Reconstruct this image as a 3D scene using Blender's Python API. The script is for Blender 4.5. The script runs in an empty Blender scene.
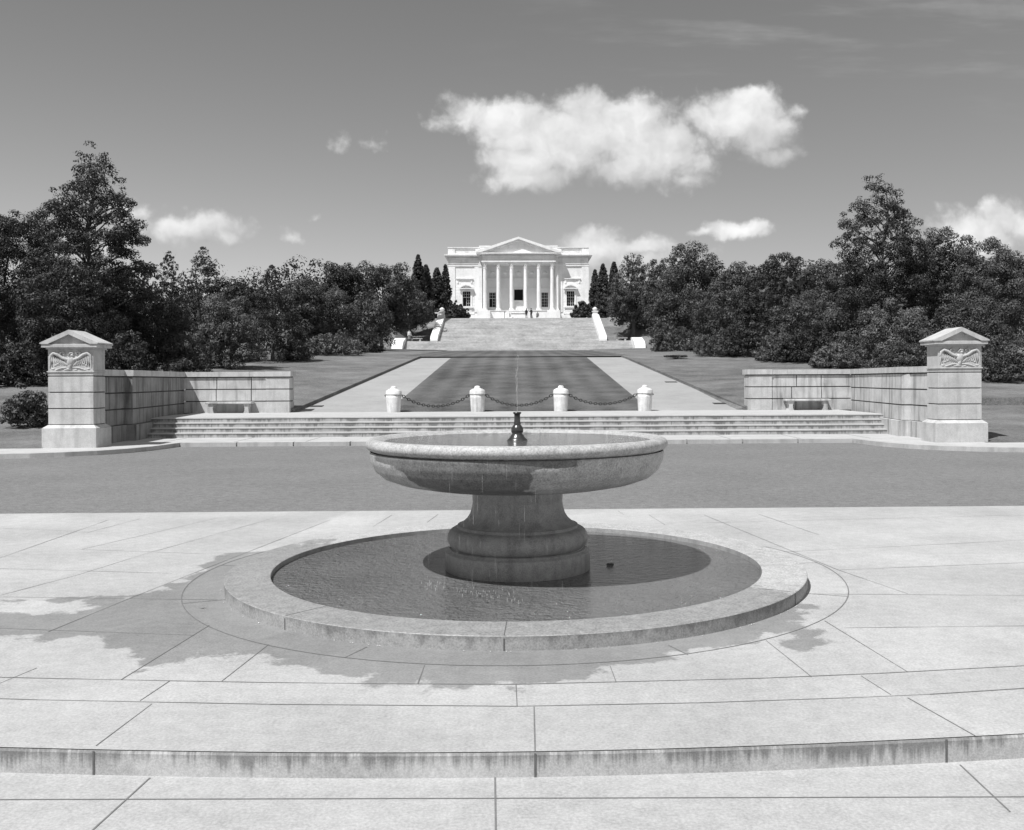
import bpy, bmesh, math, random
import numpy as np
from mathutils import Vector, Matrix

SC = bpy.context.scene
COL = SC.collection
PI = math.pi

# ------------------------------------------------------------------ camera model
F = 967.0; CAMZ = 2.15; TH = 0.024; RHO = 0.0045
CX = 519 + F*math.tan(TH); CY = 380.0
RGT0 = Vector((math.cos(TH), -math.sin(TH), 0)); UP0 = Vector((0, 0, 1))
FWD = Vector((math.sin(TH), math.cos(TH), 0))
RGT = RGT0*math.cos(RHO) - UP0*math.sin(RHO)
UPV = UP0*math.cos(RHO) + RGT0*math.sin(RHO)
CAM = Vector((0, 0, CAMZ))

def ray(px, py):
    return FWD + RGT*((px-CX)/F) + UPV*((CY-py)/F)
def on_plane(px, py, z=0.0):            # where the sight line meets a level plane
    r = ray(px, py); t = (z-CAMZ)/r.z
    return CAM + r*t
def at(px, py, y):                      # point at depth y along the axis
    r = ray(px, py); t = y/r.y
    return CAM + r*t

# ------------------------------------------------------------------ helpers
def tag(o, label=None, cat=None, group=None, kind=None):
    if label: o['label'] = label
    if cat: o['category'] = cat
    if group: o['group'] = group
    if kind: o['kind'] = kind
    return o

def thing(name, label, cat, loc=(0, 0, 0), rz=0, group=None):
    o = bpy.data.objects.new(name, None); COL.objects.link(o)
    o.location = loc; o.rotation_euler = (0, 0, rz)
    o.empty_display_size = 0.2
    return tag(o, label, cat, group)

def copy_tree(o, parent=None):
    c = o.copy(); COL.objects.link(c)
    if parent: c.parent = parent
    for ch in [k for k in bpy.data.objects if k.parent == o]:
        copy_tree(ch, c)
    return c

class MB:
    """collects shapes into one mesh"""
    def __init__(s): s.v = []; s.f = []; s.m = []; s.smooth = []
    def add(s, vs, fs, mi=0, sm=False):
        b = len(s.v); s.v += [tuple(p) for p in vs]
        for f in fs:
            s.f.append([b+i for i in f]); s.m.append(mi); s.smooth.append(sm)
    def box(s, x0, x1, y0, y1, z0, z1, mi=0, bev=0.0):
        if x0 > x1: x0, x1 = x1, x0
        if y0 > y1: y0, y1 = y1, y0
        if z0 > z1: z0, z1 = z1, z0
        if bev > 0:
            b = min(bev, (x1-x0)*.45, (y1-y0)*.45, (z1-z0)*.45)
            vs = []; fs = []
            # 24-vertex chamfered box
            idx = {}
            for sx in (0, 1):
                for sy in (0, 1):
                    for sz in (0, 1):
                        X = (x0, x1)[sx]; Y = (y0, y1)[sy]; Z = (z0, z1)[sz]
                        dx = b if sx == 0 else -b; dy = b if sy == 0 else -b; dz = b if sz == 0 else -b
                        idx[(sx, sy, sz, 'x')] = len(vs); vs.append((X, Y+dy, Z+dz))
                        idx[(sx, sy, sz, 'y')] = len(vs); vs.append((X+dx, Y, Z+dz))
                        idx[(sx, sy, sz, 'z')] = len(vs); vs.append((X+dx, Y+dy, Z))
            for sx in (0, 1):
                q = [idx[(sx, 0, 0, 'x')], idx[(sx, 1, 0, 'x')], idx[(sx, 1, 1, 'x')], idx[(sx, 0, 1, 'x')]]
                fs.append(q if sx else q[::-1])
            for sy in (0, 1):
                q = [idx[(0, sy, 0, 'y')], idx[(1, sy, 0, 'y')], idx[(1, sy, 1, 'y')], idx[(0, sy, 1, 'y')]]
                fs.append(q[::-1] if sy else q)
            for sz in (0, 1):
                q = [idx[(0, 0, sz, 'z')], idx[(1, 0, sz, 'z')], idx[(1, 1, sz, 'z')], idx[(0, 1, sz, 'z')]]
                fs.append(q if sz else q[::-1])
            for sy in (0, 1):
                for sz in (0, 1):
                    q = [idx[(0, sy, sz, 'y')], idx[(1, sy, sz, 'y')], idx[(1, sy, sz, 'z')], idx[(0, sy, sz, 'z')]]
                    fs.append(q[::-1] if sy != sz else q) if False else fs.append(q)
            for sx in (0, 1):
                for sz in (0, 1):
                    fs.append([idx[(sx, 0, sz, 'x')], idx[(sx, 1, sz, 'x')], idx[(sx, 1, sz, 'z')], idx[(sx, 0, sz, 'z')]])
            for sx in (0, 1):
                for sy in (0, 1):
                    fs.append([idx[(sx, sy, 0, 'x')], idx[(sx, sy, 1, 'x')], idx[(sx, sy, 1, 'y')], idx[(sx, sy, 0, 'y')]])
            for sx in (0, 1):
                for sy in (0, 1):
                    for sz in (0, 1):
                        fs.append([idx[(sx, sy, sz, k)] for k in 'xyz'])
            s.add(vs, fs, mi); return
        vs = [(x0, y0, z0), (x1, y0, z0), (x1, y1, z0), (x0, y1, z0), (x0, y0, z1), (x1, y0, z1), (x1, y1, z1), (x0, y1, z1)]
        s.add(vs, [(3, 2, 1, 0), (4, 5, 6, 7), (0, 1, 5, 4), (1, 2, 6, 5), (2, 3, 7, 6), (3, 0, 4, 7)], mi)
    def prism(s, poly, z0, z1, mi=0, mi_side=None):      # poly: list of (x,y)
        n = len(poly); ms = mi if mi_side is None else mi_side
        z0s = z0 if hasattr(z0, '__len__') else [z0]*n; z1s = z1 if hasattr(z1, '__len__') else [z1]*n
        vs = [(p[0], p[1], z) for p, z in zip(poly, z0s)] + [(p[0], p[1], z) for p, z in zip(poly, z1s)]
        a = sum(poly[i][0]*poly[(i+1) % n][1]-poly[(i+1) % n][0]*poly[i][1] for i in range(n))
        top = list(range(n, 2*n)); bot = list(range(n))[::-1]
        sides = [(i, (i+1) % n, n+(i+1) % n, n+i) for i in range(n)]
        if a < 0:
            top = top[::-1]; bot = bot[::-1]; sides = [q[::-1] for q in sides]
        s.add(vs, [top, bot], mi); s.add(vs, sides, ms)
    def extrude_y(s, poly, y0, y1, mi=0):                 # poly: list of (x,z)
        n = len(poly)
        vs = [(p[0], y0, p[1]) for p in poly] + [(p[0], y1, p[1]) for p in poly]
        fs = [list(range(n))[::-1], list(range(n, 2*n))] + [(i, n+i, n+(i+1) % n, (i+1) % n) for i in range(n)]
        s.add(vs, fs, mi)
    def extrude_x(s, poly, x0, x1, mi=0):                 # poly: list of (y,z)
        n = len(poly)
        vs = [(x0, p[0], p[1]) for p in poly] + [(x1, p[0], p[1]) for p in poly]
        fs = [list(range(n)), list(range(n, 2*n))[::-1]] + [(i, n+i, n+(i+1) % n, (i+1) % n) for i in range(n)]
        s.add(vs, fs, mi)
    def lathe(s, prof, cx=0, cy=0, n=48, mi=0, sm=True, cap_bot=True, cap_top=True, ripple=None):
        vs = []
        for r, z in prof:
            for k in range(n):
                a = 2*PI*k/n
                rr = r*(ripple(a) if ripple else 1)
                vs.append((cx+rr*math.cos(a), cy+rr*math.sin(a), z))
        fs = []
        for i in range(len(prof)-1):
            for k in range(n):
                k2 = (k+1) % n
                fs.append((i*n+k, i*n+k2, (i+1)*n+k2, (i+1)*n+k))
        s.add(vs, fs, mi, sm)
        if cap_bot: s.add(vs[:n], [list(range(n))[::-1]], mi)
        if cap_top: s.add(vs[-n:], [list(range(n))], mi)
    def tube(s, pts, rads, n=8, mi=0, sm=True, caps=True):
        pts = [Vector(p) for p in pts]; rings = []
        up = Vector((0, 0, 1))
        for i, p in enumerate(pts):
            t = (pts[min(i+1, len(pts)-1)]-pts[max(i-1, 0)])
            t = t.normalized() if t.length > 1e-9 else Vector((0, 0, 1))
            a = t.cross(up)
            if a.length < 1e-3: a = t.cross(Vector((1, 0, 0)))
            a.normalize(); b = t.cross(a).normalized()
            r = rads[i] if hasattr(rads, '__len__') else rads
            rings.append([p+a*(r*math.cos(2*PI*k/n))+b*(r*math.sin(2*PI*k/n)) for k in range(n)])
        vs = [v for rg in rings for v in rg]
        fs = [(i*n+k, i*n+(k+1) % n, (i+1)*n+(k+1) % n, (i+1)*n+k) for i in range(len(pts)-1) for k in range(n)]
        s.add(vs, fs, mi, sm)
        if caps:
            s.add(rings[0], [list(range(n))], mi); s.add(rings[-1], [list(range(n))[::-1]], mi)
    def ellipsoid(s, c, r, nu=12, nv=8, mi=0, rot=None):
        vs = []; c = Vector(c)
        for j in range(nv+1):
            th = PI*j/nv
            for i in range(nu):
                ph = 2*PI*i/nu
                p = Vector((r[0]*math.sin(th)*math.cos(ph), r[1]*math.sin(th)*math.sin(ph), r[2]*math.cos(th)))
                if rot is not None: p = rot @ p
                vs.append(c+p)
        fs = [(j*nu+i, (j+1)*nu+i, (j+1)*nu+(i+1) % nu, j*nu+(i+1) % nu) for j in range(nv) for i in range(nu)]
        s.add(vs, fs, mi, True)
    def build(s, name, mats, parent=None, recalc=True, weld=False):
        me = bpy.data.meshes.new(name)
        me.from_pydata(s.v, [], s.f)
        if not isinstance(mats, (list, tuple)): mats = [mats]
        for m in mats: me.materials.append(m)
        me.polygons.foreach_set('material_index', s.m)
        me.polygons.foreach_set('use_smooth', s.smooth)
        if recalc or weld:
            bm = bmesh.new(); bm.from_mesh(me)
            if weld: bmesh.ops.remove_doubles(bm, verts=bm.verts, dist=1e-4)
            bmesh.ops.recalc_face_normals(bm, faces=bm.faces)
            bm.to_mesh(me); bm.free()
        me.update()
        o = bpy.data.objects.new(name, me); COL.objects.link(o)
        if parent: o.parent = parent
        return o

# ------------------------------------------------------------------ materials (a black and white photograph: neutral greys)
def new_mat(name):
    m = bpy.data.materials.new(name); m.use_nodes = True
    nt = m.node_tree; b = nt.nodes['Principled BSDF']
    return m, nt, b
def N(nt, t, **kw):
    n = nt.nodes.new(t)
    for k, v in kw.items(): setattr(n, k, v)
    return n
def math_node(nt, op, a, b=None, c=None, clamp=False):
    n = nt.nodes.new('ShaderNodeMath'); n.operation = op; n.use_clamp = clamp
    for i, x in enumerate((a, b, c)):
        if x is None: continue
        if isinstance(x, (int, float)): n.inputs[i].default_value = x
        else: nt.links.new(x, n.inputs[i])
    return n.outputs[0]
def noise(nt, vec, scale, detail=4, rough=.55, dim='3D'):
    n = nt.nodes.new('ShaderNodeTexNoise'); n.noise_dimensions = dim; n.inputs['Scale'].default_value = scale
    n.inputs['Detail'].default_value = detail; n.inputs['Roughness'].default_value = rough
    if vec is not None: nt.links.new(vec, n.inputs['Vector'])
    return n.outputs[0]
def vscale(nt, vec, s):
    n = nt.nodes.new('ShaderNodeVectorMath'); n.operation = 'MULTIPLY'
    nt.links.new(vec, n.inputs[0]); n.inputs[1].default_value = s
    return n.outputs[0]
def smooth(nt, x, lo, hi, a=0.0, b=1.0):
    n = nt.nodes.new('ShaderNodeMapRange'); n.interpolation_type = 'SMOOTHSTEP'
    nt.links.new(x, n.inputs[0])
    for i, v in enumerate((lo, hi, a, b)): n.inputs[i+1].default_value = v
    return n.outputs[0]
def lin(nt, x, lo, hi, a=0.0, b=1.0):
    n = nt.nodes.new('ShaderNodeMapRange'); nt.links.new(x, n.inputs[0])
    for i, v in enumerate((lo, hi, a, b)): n.inputs[i+1].default_value = v
    return n.outputs[0]

def stone(name, base, speck=.12, speck_scale=90, blotch=.12, blotch_scale=1.3, rough=.75, bump=.15,
          streak=0.0, streak_f=5.0, drip=0.0, drip_f=9.0, wet_attr=False, wetk=.61, rows=0.0):
    m, nt, b = new_mat(name)
    tc = N(nt, 'ShaderNodeTexCoord'); geo = N(nt, 'ShaderNodeNewGeometry'); P = geo.outputs['Position']
    s1 = noise(nt, P, speck_scale, 2, .7); s2 = noise(nt, P, blotch_scale, 5, .6)
    s3 = noise(nt, P, speck_scale*.18, 3, .6)
    v = math_node(nt, 'ADD', lin(nt, s1, .3, .7, -speck, speck), lin(nt, s2, .3, .7, -blotch, blotch))
    v = math_node(nt, 'ADD', v, lin(nt, s3, .3, .7, -speck*.5, speck*.5))
    v = math_node(nt, 'ADD', v, 1.0)
    if streak:
        sv = vscale(nt, P, (streak_f, streak_f, .35))
        st = noise(nt, sv, 1.0, 4, .6)
        v = math_node(nt, 'MULTIPLY', v, smooth(nt, st, .45, .72, 1.0, 1.0-streak))
    if drip:
        sx = N(nt, 'ShaderNodeSeparateXYZ'); nt.links.new(tc.outputs['Generated'], sx.inputs[0])
        dv = vscale(nt, P, (drip_f, 0.0, .6)); dn = noise(nt, dv, 1.0, 3, .75)
        bigd = noise(nt, vscale(nt, P, (.75, 0, 0)), 1.0, 4, .65)
        t = math_node(nt, 'ADD', dn, math_node(nt, 'MULTIPLY', bigd, 1.15))
        t = math_node(nt, 'ADD', t, math_node(nt, 'MULTIPLY', sx.outputs[2], .42))
        v = math_node(nt, 'MULTIPLY', v, smooth(nt, t, 1.24, 1.52, 1.0, 1.0-drip))
    if rows:
        rn = noise(nt, vscale(nt, P, (.12, .0, 3.2)), 1.0, 3, .7)
        v = math_node(nt, 'MULTIPLY', v, lin(nt, rn, .3, .7, 1-rows, 1+rows*.6))
    col = math_node(nt, 'MULTIPLY', v, base)
    ro = None
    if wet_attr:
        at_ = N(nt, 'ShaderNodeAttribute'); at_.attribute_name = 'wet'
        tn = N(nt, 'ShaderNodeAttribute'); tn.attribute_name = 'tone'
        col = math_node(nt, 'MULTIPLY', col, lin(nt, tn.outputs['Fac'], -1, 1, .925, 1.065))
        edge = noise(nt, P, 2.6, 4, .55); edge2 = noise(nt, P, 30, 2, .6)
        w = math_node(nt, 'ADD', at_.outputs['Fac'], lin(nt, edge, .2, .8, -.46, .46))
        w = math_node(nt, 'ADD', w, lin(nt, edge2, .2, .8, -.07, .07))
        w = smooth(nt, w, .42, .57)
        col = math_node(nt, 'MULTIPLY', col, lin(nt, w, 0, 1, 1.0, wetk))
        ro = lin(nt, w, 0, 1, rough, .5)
    cc = N(nt, 'ShaderNodeCombineColor')
    for i in range(3): nt.links.new(col, cc.inputs[i])
    nt.links.new(cc.outputs[0], b.inputs['Base Color'])
    if ro is not None: nt.links.new(ro, b.inputs['Roughness'])
    else: b.inputs['Roughness'].default_value = rough
    b.inputs['Specular IOR Level'].default_value = .3
    if bump:
        bp = N(nt, 'ShaderNodeBump'); bp.inputs['Strength'].default_value = bump; bp.inputs['Distance'].default_value = .01
        nt.links.new(math_node(nt, 'ADD', s1, math_node(nt, 'MULTIPLY', s3, 1.5)), bp.inputs['Height'])
        nt.links.new(bp.outputs[0], b.inputs['Normal'])
    return m

def plain(name, g, rough=.6, metal=0.0, spec=.4):
    m, nt, b = new_mat(name)
    P = N(nt, 'ShaderNodeNewGeometry').outputs['Position']
    s = noise(nt, P, 14, 4, .6)
    c = lin(nt, s, .3, .7, g*.82, g*1.18)
    cc = N(nt, 'ShaderNodeCombineColor')
    for i in range(3): nt.links.new(c, cc.inputs[i])
    nt.links.new(cc.outputs[0], b.inputs['Base Color'])
    b.inputs['Roughness'].default_value = rough; b.inputs['Metallic'].default_value = metal
    b.inputs['Specular IOR Level'].default_value = spec
    return m

def grass_mat(name, base, stripes=False):
    m, nt, b = new_mat(name)
    P = N(nt, 'ShaderNodeNewGeometry').outputs['Position']
    s1 = noise(nt, P, 9, 5, .75); s2 = noise(nt, P, .55, 5, .65); s3 = noise(nt, P, 42, 2, .7)
    s4 = noise(nt, P, .13, 3, .5)
    v = math_node(nt, 'ADD', lin(nt, s1, .3, .7, -.34, .34), lin(nt, s2, .3, .7, -.3, .3))
    v = math_node(nt, 'ADD', v, lin(nt, s3, .3, .7, -.36, .36))
    v = math_node(nt, 'ADD', v, lin(nt, s4, .3, .7, -.2, .2))
    if stripes:
        sx = N(nt, 'ShaderNodeSeparateXYZ'); nt.links.new(P, sx.inputs[0])
        w = math_node(nt, 'SINE', math_node(nt, 'ADD', math_node(nt, 'MULTIPLY', sx.outputs[0], 4.2), math_node(nt, 'MULTIPLY', s4, 1.2)))
        v = math_node(nt, 'ADD', v, math_node(nt, 'MULTIPLY', w, .13))
    v = math_node(nt, 'MULTIPLY', math_node(nt, 'ADD', v, 1.0), base)
    cc = N(nt, 'ShaderNodeCombineColor')
    for i in range(3): nt.links.new(v, cc.inputs[i])
    nt.links.new(cc.outputs[0], b.inputs['Base Color'])
    b.inputs['Roughness'].default_value = .9; b.inputs['Specular IOR Level'].default_value = .15
    bp = N(nt, 'ShaderNodeBump'); bp.inputs['Strength'].default_value = .7; bp.inputs['Distance'].default_value = .05
    nt.links.new(math_node(nt, 'ADD', s1, s3), bp.inputs['Height']); nt.links.new(bp.outputs[0], b.inputs['Normal'])
    return m

def leaf_mat(name, base, var=.45):
    m, nt, b = new_mat(name)
    geo = N(nt, 'ShaderNodeNewGeometry'); oi = N(nt, 'ShaderNodeObjectInfo')
    cl = noise(nt, geo.outputs['Position'], .7, 3, .6)
    v = math_node(nt, 'ADD', lin(nt, geo.outputs['Random Per Island'], 0, 1, 1-var, 1+var), lin(nt, cl, .3, .7, -.28, .28))
    v = math_node(nt, 'ADD', v, lin(nt, oi.outputs['Random'], 0, 1, -.15, .15))
    v = math_node(nt, 'MULTIPLY', v, base)
    cc = N(nt, 'ShaderNodeCombineColor')
    for i in range(3): nt.links.new(v, cc.inputs[i])
    nt.links.new(cc.outputs[0], b.inputs['Base Color'])
    b.inputs['Roughness'].default_value = .55; b.inputs['Specular IOR Level'].default_value = .35
    tr = N(nt, 'ShaderNodeBsdfTranslucent'); nt.links.new(cc.outputs[0], tr.inputs[0])
    mx = N(nt, 'ShaderNodeMixShader'); mx.inputs[0].default_value = .14
    nt.links.new(b.outputs[0], mx.inputs[1]); nt.links.new(tr.outputs[0], mx.inputs[2])
    nt.links.new(mx.outputs[0], nt.nodes['Material Output'].inputs[0])
    return m

def water_mat(name, base, scale=6.0, strength=.5, rough=.05, dist=.03):
    m, nt, b = new_mat(name)
    P = N(nt, 'ShaderNodeNewGeometry').outputs['Position']
    pv = vscale(nt, P, (1.0, 1.5, 1.0))
    w1 = noise(nt, pv, scale, 4, .6); w2 = noise(nt, pv, scale*3.1, 3, .6); w3 = noise(nt, P, .9, 3, .5)
    col = lin(nt, w3, .3, .7, base*.85, base*1.15)
    cc = N(nt, 'ShaderNodeCombineColor')
    for i in range(3): nt.links.new(col, cc.inputs[i])
    nt.links.new(cc.outputs[0], b.inputs['Base Color'])
    b.inputs['Roughness'].default_value = rough; b.inputs['IOR'].default_value = 1.33
    bp = N(nt, 'ShaderNodeBump'); bp.inputs['Strength'].default_value = strength; bp.inputs['Distance'].default_value = dist
    nt.links.new(math_node(nt, 'ADD', w1, math_node(nt, 'MULTIPLY', w2, .4)), bp.inputs['Height'])
    nt.links.new(bp.outputs[0], b.inputs['Normal'])
    return m

M = {}
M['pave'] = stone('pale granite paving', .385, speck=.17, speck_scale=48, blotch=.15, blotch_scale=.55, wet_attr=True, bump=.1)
M['pave_low'] = stone('pale granite lower paving', .375, speck=.17, speck_scale=48, blotch=.10, blotch_scale=.8, bump=.1)
M['joint'] = plain('dark mortar joint', .11, .9)
M['seam'] = plain('thin paving seam', .16, .9)
M['riser'] = stone('stained granite riser', .40, speck=.18, speck_scale=75, blotch=.2, blotch_scale=1.2, drip=.55, drip_f=13)
M['coping'] = stone('granite coping', .385, wetk=.68, speck=.32, speck_scale=48, blotch=.08, wet_attr=True)
M['coping_face'] = stone('granite coping face with stains and painted shade', .30, speck=.24, speck_scale=60, blotch=.12, blotch_scale=1.6, drip=.35, drip_f=6)  # outer face toned down to deepen its shade below the top, plus drip stains
M['bowl'] = stone('granite bowl', .37, wetk=.40, speck=.34, speck_scale=55, blotch=.10, blotch_scale=2, wet_attr=True, rough=.55)
M['stem'] = stone('damp granite stem', .33, speck=.22, speck_scale=80, blotch=.12, blotch_scale=2, rough=.5, streak=.25, streak_f=7)
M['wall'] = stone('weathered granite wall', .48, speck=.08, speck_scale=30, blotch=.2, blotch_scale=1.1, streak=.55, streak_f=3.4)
M['wall_shaded'] = stone('stained granite wall with painted shade', .23, speck=.1, speck_scale=30, blotch=.25, blotch_scale=1.0, streak=.72, streak_f=3.4)  # darker base carries the left side run's shade as well as its stains
M['pier'] = stone('pale granite pier', .47, speck=.10, speck_scale=30, blotch=.13, blotch_scale=1.9, streak=.22, streak_f=4)
M['step'] = stone('granite step', .43, speck=.10, speck_scale=40, blotch=.1, drip=0)
M['step_riser'] = stone('stained step riser', .36, speck=.12, speck_scale=40, blotch=.14, drip=.55, drip_f=3.6)
M['bollard'] = stone('white stone bollard', .66, speck=.08, speck_scale=30, blotch=.14, blotch_scale=4, streak=.34, streak_f=7)
M['path'] = stone('concrete path', .31, speck=.1, speck_scale=14, blotch=.12, blotch_scale=.35, streak=0)
M['kerb'] = stone('granite kerb', .42, speck=.1, speck_scale=40, blotch=.14, streak=.2, streak_f=3)
M['asphalt'] = stone('asphalt road', .165, speck=.30, speck_scale=34, blotch=.08, blotch_scale=.35, rough=.9)
M['marble'] = stone('white marble', .80, speck=.05, speck_scale=6, blotch=.08, blotch_scale=.6, bump=.0, rough=.6, streak=.14, streak_f=1.2, rows=.05)
M['porch_marble'] = stone('porch marble wall', .80, speck=.03, speck_scale=10, blotch=.06, blotch_scale=.5, bump=.0)  # same base tone as the white marble
M['far_step'] = stone('pale far stair stone', .46, speck=.16, speck_scale=3, blotch=.1, blotch_scale=.3, bump=0, streak=.15, streak_f=.8, rows=.22)
M['cheek'] = stone('white stone cheek wall', .72, speck=.05, speck_scale=10, blotch=.1, blotch_scale=.8, bump=0)
M['glass'] = plain('dark window glass', .008, .3, spec=.15)
M['sash'] = plain('white window sash', .7, .5)
M['bronze'] = plain('dark bronze', .03, .28, spec=.8)
M['iron'] = plain('black iron chain', .025, .5)
M['grate'] = plain('iron drain grate', .05, .7)
M['lawn'] = grass_mat('mown lawn grass', .112, True)
M['grass'] = grass_mat('rough grass', .165)
M['bark'] = plain('tree bark', .07, .9)
M['leaf_dark'] = leaf_mat('dark evergreen leaves', .034, .3)
M['leaf_mid'] = leaf_mat('mid green leaves', .075, .3)
M['leaf_pale'] = leaf_mat('pale spring leaves', .11, .3)
M['water'] = water_mat('pool water', .19, scale=9.0, strength=1.0, dist=.16)
M['bowl_water'] = water_mat('bowl water', .07, scale=9, strength=.8, dist=.05)
M['skin'] = plain('skin', .45, .6); M['cloth_dark'] = plain('dark cloth', .03, .9); M['cloth_pale'] = plain('pale cloth', .6, .9)
M['cloth_grey'] = plain('grey cloth', .16, .9); M['hair'] = plain('dark hair', .03, .7)
M['dry_leaf'] = plain('dark wet leaf', .03, .6)
def drop_mat():
    m, nt, b = new_mat('bright water drops')
    b.inputs['Base Color'].default_value = (.9, .9, .9, 1); b.inputs['Roughness'].default_value = .1
    b.inputs['Transmission Weight'].default_value = .55; b.inputs['IOR'].default_value = 1.33
    return m
M['drop'] = drop_mat()

# ------------------------------------------------------------------ ground levels
D_STEP = 35.3; TREAD = .40; RISE = .17; Z_WALK = .115
Z_TER = Z_WALK + 4*RISE         # .795
D_LAWN = 42.3; D_CREST = 83.0; D_ST = 134.0; D_TOP = 155.5
Z_CREST = Z_TER + .0817*(D_CREST-D_LAWN); Z_ST = 6.17; Z_LAND = 7.72; Z_PLAT = 12.1
def lane(d):
    if d <= D_LAWN: return Z_TER
    if d <= D_CREST-4: return Z_TER + .0817*(d-D_LAWN)
    if d <= D_CREST+4:
        t = (d-(D_CREST-4))/8; a = Z_TER+.0817*(D_CREST-4-D_LAWN); s0 = .0817; s1 = (Z_ST-Z_CREST)/(D_ST-D_CREST)
        return a + 8*(s0*t + (s1-s0)*t*t/2)
    zc = Z_TER+.0817*(D_CREST-4-D_LAWN) + 8*(.0817+((Z_ST-Z_CREST)/(D_ST-D_CREST)-.0817)/2)
    return zc + (Z_ST-zc)*(min(d, D_ST)-D_CREST-4)/(D_ST-D_CREST-4)
def ground(x, d):
    ax = abs(x)
    if d > D_LAWN:
        base = lane(min(d, D_ST))
        if d > D_ST: base += (Z_PLAT-Z_ST)*min(1, (d-D_ST)/(D_TOP-D_ST))
        side = .16 + .4*max(0, min(1, (ax-10)/14))
        return base + side
    if ax > 14.7 and d > 28.4: return .1 + (.95-.1)*max(0, min(1, (d-30)/12))
    return -.25

# terrain sheet
def build_terrain():
    xs = [-1400, -600, -260, -140, -100, -70, -50, -38, -30, -25, -21, -18, -16.2, -14.75, -14.65, -12.5, -11, -9.95]
    xs = xs + [-9.0, -6, -3, 0, 3, 6, 9.0] + [-x for x in xs[::-1]]
    ds = [-1400, -300, -60, -10, 0, 5, 16, 24, 28.3, 28.5, 30, 34, 38, 42.25, 42.35, 46, 52, 60, 68, 76, 79, 81, 83, 85, 87, 95, 105, 115, 125, 133.9, 138, 142, 148, 155.5, 175, 220, 400, 900, 2500]
    vs = []; fs = []
    for d in ds:
        for x in xs:
            z = ground(x, d)
            if abs(x) < 9.7 and d >= 42.3: z = (lane(min(d, 134)) - .25) if d < 134 else ground(x, d)-1.6
            if abs(x) < 17 and 134 <= d < 156: z -= 1.6
            vs.append((x, d, z))
    n = len(xs)
    for j in range(len(ds)-1):
        for i in range(n-1):
            fs.append((j*n+i, j*n+i+1, (j+1)*n+i+1, (j+1)*n+i))
    mb = MB(); mb.add(vs, fs); o = mb.build('ground', M['grass'], recalc=False)
    tag(o, kind='structure')
build_terrain()

def strip(name, left, right, ds, zf, mat, thick=.0, nx=6):
    """sheet between x=left(d) and x=right(d) following the lane"""
    mb = MB(); vs = []; fs = []
    for d in ds:
        a, b = left(d), right(d)
        for i in range(nx+1): vs.append((a+(b-a)*i/nx, d, zf(d)))
    for j in range(len(ds)-1):
        for i in range(nx):
            q = j*(nx+1)+i
            fs.append((q, q+1, q+nx+2, q+nx+1))
    mb.add(vs, fs)
    if thick:
        for side in (0, nx):
            for j in range(len(ds)-1):
                a = vs[j*(nx+1)+side]; b = vs[(j+1)*(nx+1)+side]
                mb.add([a, b, (b[0], b[1], b[2]-thick), (a[0], a[1], a[2]-thick)], [(0, 1, 2, 3)])
        a = vs[0]; b = vs[nx]; mb.add([a, b, (b[0], b[1], b[2]-thick), (a[0], a[1], a[2]-thick)], [(0, 1, 2, 3)])
    o = mb.build(name, mat, recalc=False); tag(o, kind='structure'); return o
DL = [42.2, 44, 48, 54, 60, 66, 72, 78, 79, 80, 81, 82, 83]
strip('lawn', lambda d: -5.75, lambda d: 5.75, DL, lambda d: lane(d)+.03, M['lawn'], thick=.2)
DP = [d for d in DL if d <= 83]
LO = lambda d: -9.72 + (9.72-8.35)*(d-42.3)/40.7
RO = lambda d: 9.85 - (9.85-8.8)*(d-42.3)/40.7
strip('path', LO, lambda d: -5.75, DP, lambda d: lane(d), M['path'])
strip('path', lambda d: 5.75, RO, DP, lambda d: lane(d), M['path'])
# raised side lawns meeting the paths, with a small cut edge
strip('side_lawn', lambda d: -10.3 - (d-42.3)*.02, LO, DP, lambda d: lane(d)+.165, M['grass'], thick=.3)
strip('side_lawn', RO, lambda d: 10.3 + (d-42.3)*.02, DP, lambda d: lane(d)+.165, M['grass'], thick=.3)
DE = [82.99, 84, 85, 86, 87, 92, 100, 110, 120, 134.2]
strip('upper_lawn', lambda d: -20, lambda d: 20, DE, lambda d: lane(d)+.10, M['lawn'], nx=10)

# ------------------------------------------------------------------ plaza
def d_near(x): return 5.60 + .75*(1-math.exp(-(x*x/46)/.75))
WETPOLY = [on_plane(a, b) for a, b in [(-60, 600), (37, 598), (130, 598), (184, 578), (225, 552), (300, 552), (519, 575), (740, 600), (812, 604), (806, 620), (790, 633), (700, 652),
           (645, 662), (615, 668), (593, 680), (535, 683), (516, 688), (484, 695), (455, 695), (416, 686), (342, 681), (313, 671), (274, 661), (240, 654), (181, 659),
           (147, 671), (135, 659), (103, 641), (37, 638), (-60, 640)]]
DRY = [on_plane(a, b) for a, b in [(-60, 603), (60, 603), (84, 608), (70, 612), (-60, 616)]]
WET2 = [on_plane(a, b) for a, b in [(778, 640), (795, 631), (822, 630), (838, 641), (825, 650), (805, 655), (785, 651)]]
def sdist(p, poly):
    x, y = p; inside = False; best = 1e9; n = len(poly)
    for i in range(n):
        x1, y1 = poly[i][0], poly[i][1]; x2, y2 = poly[(i+1) % n][0], poly[(i+1) % n][1]
        if (y1 > y) != (y2 > y) and x < (x2-x1)*(y-y1)/(y2-y1)+x1: inside = not inside
        dx, dy = x2-x1, y2-y1; L = dx*dx+dy*dy
        t = 0 if L == 0 else max(0, min(1, ((x-x1)*dx+(y-y1)*dy)/L))
        best = min(best, (x1+t*dx-x)**2+(y1+t*dy-y)**2)
    b = math.sqrt(best); return b if inside else -b
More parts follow.
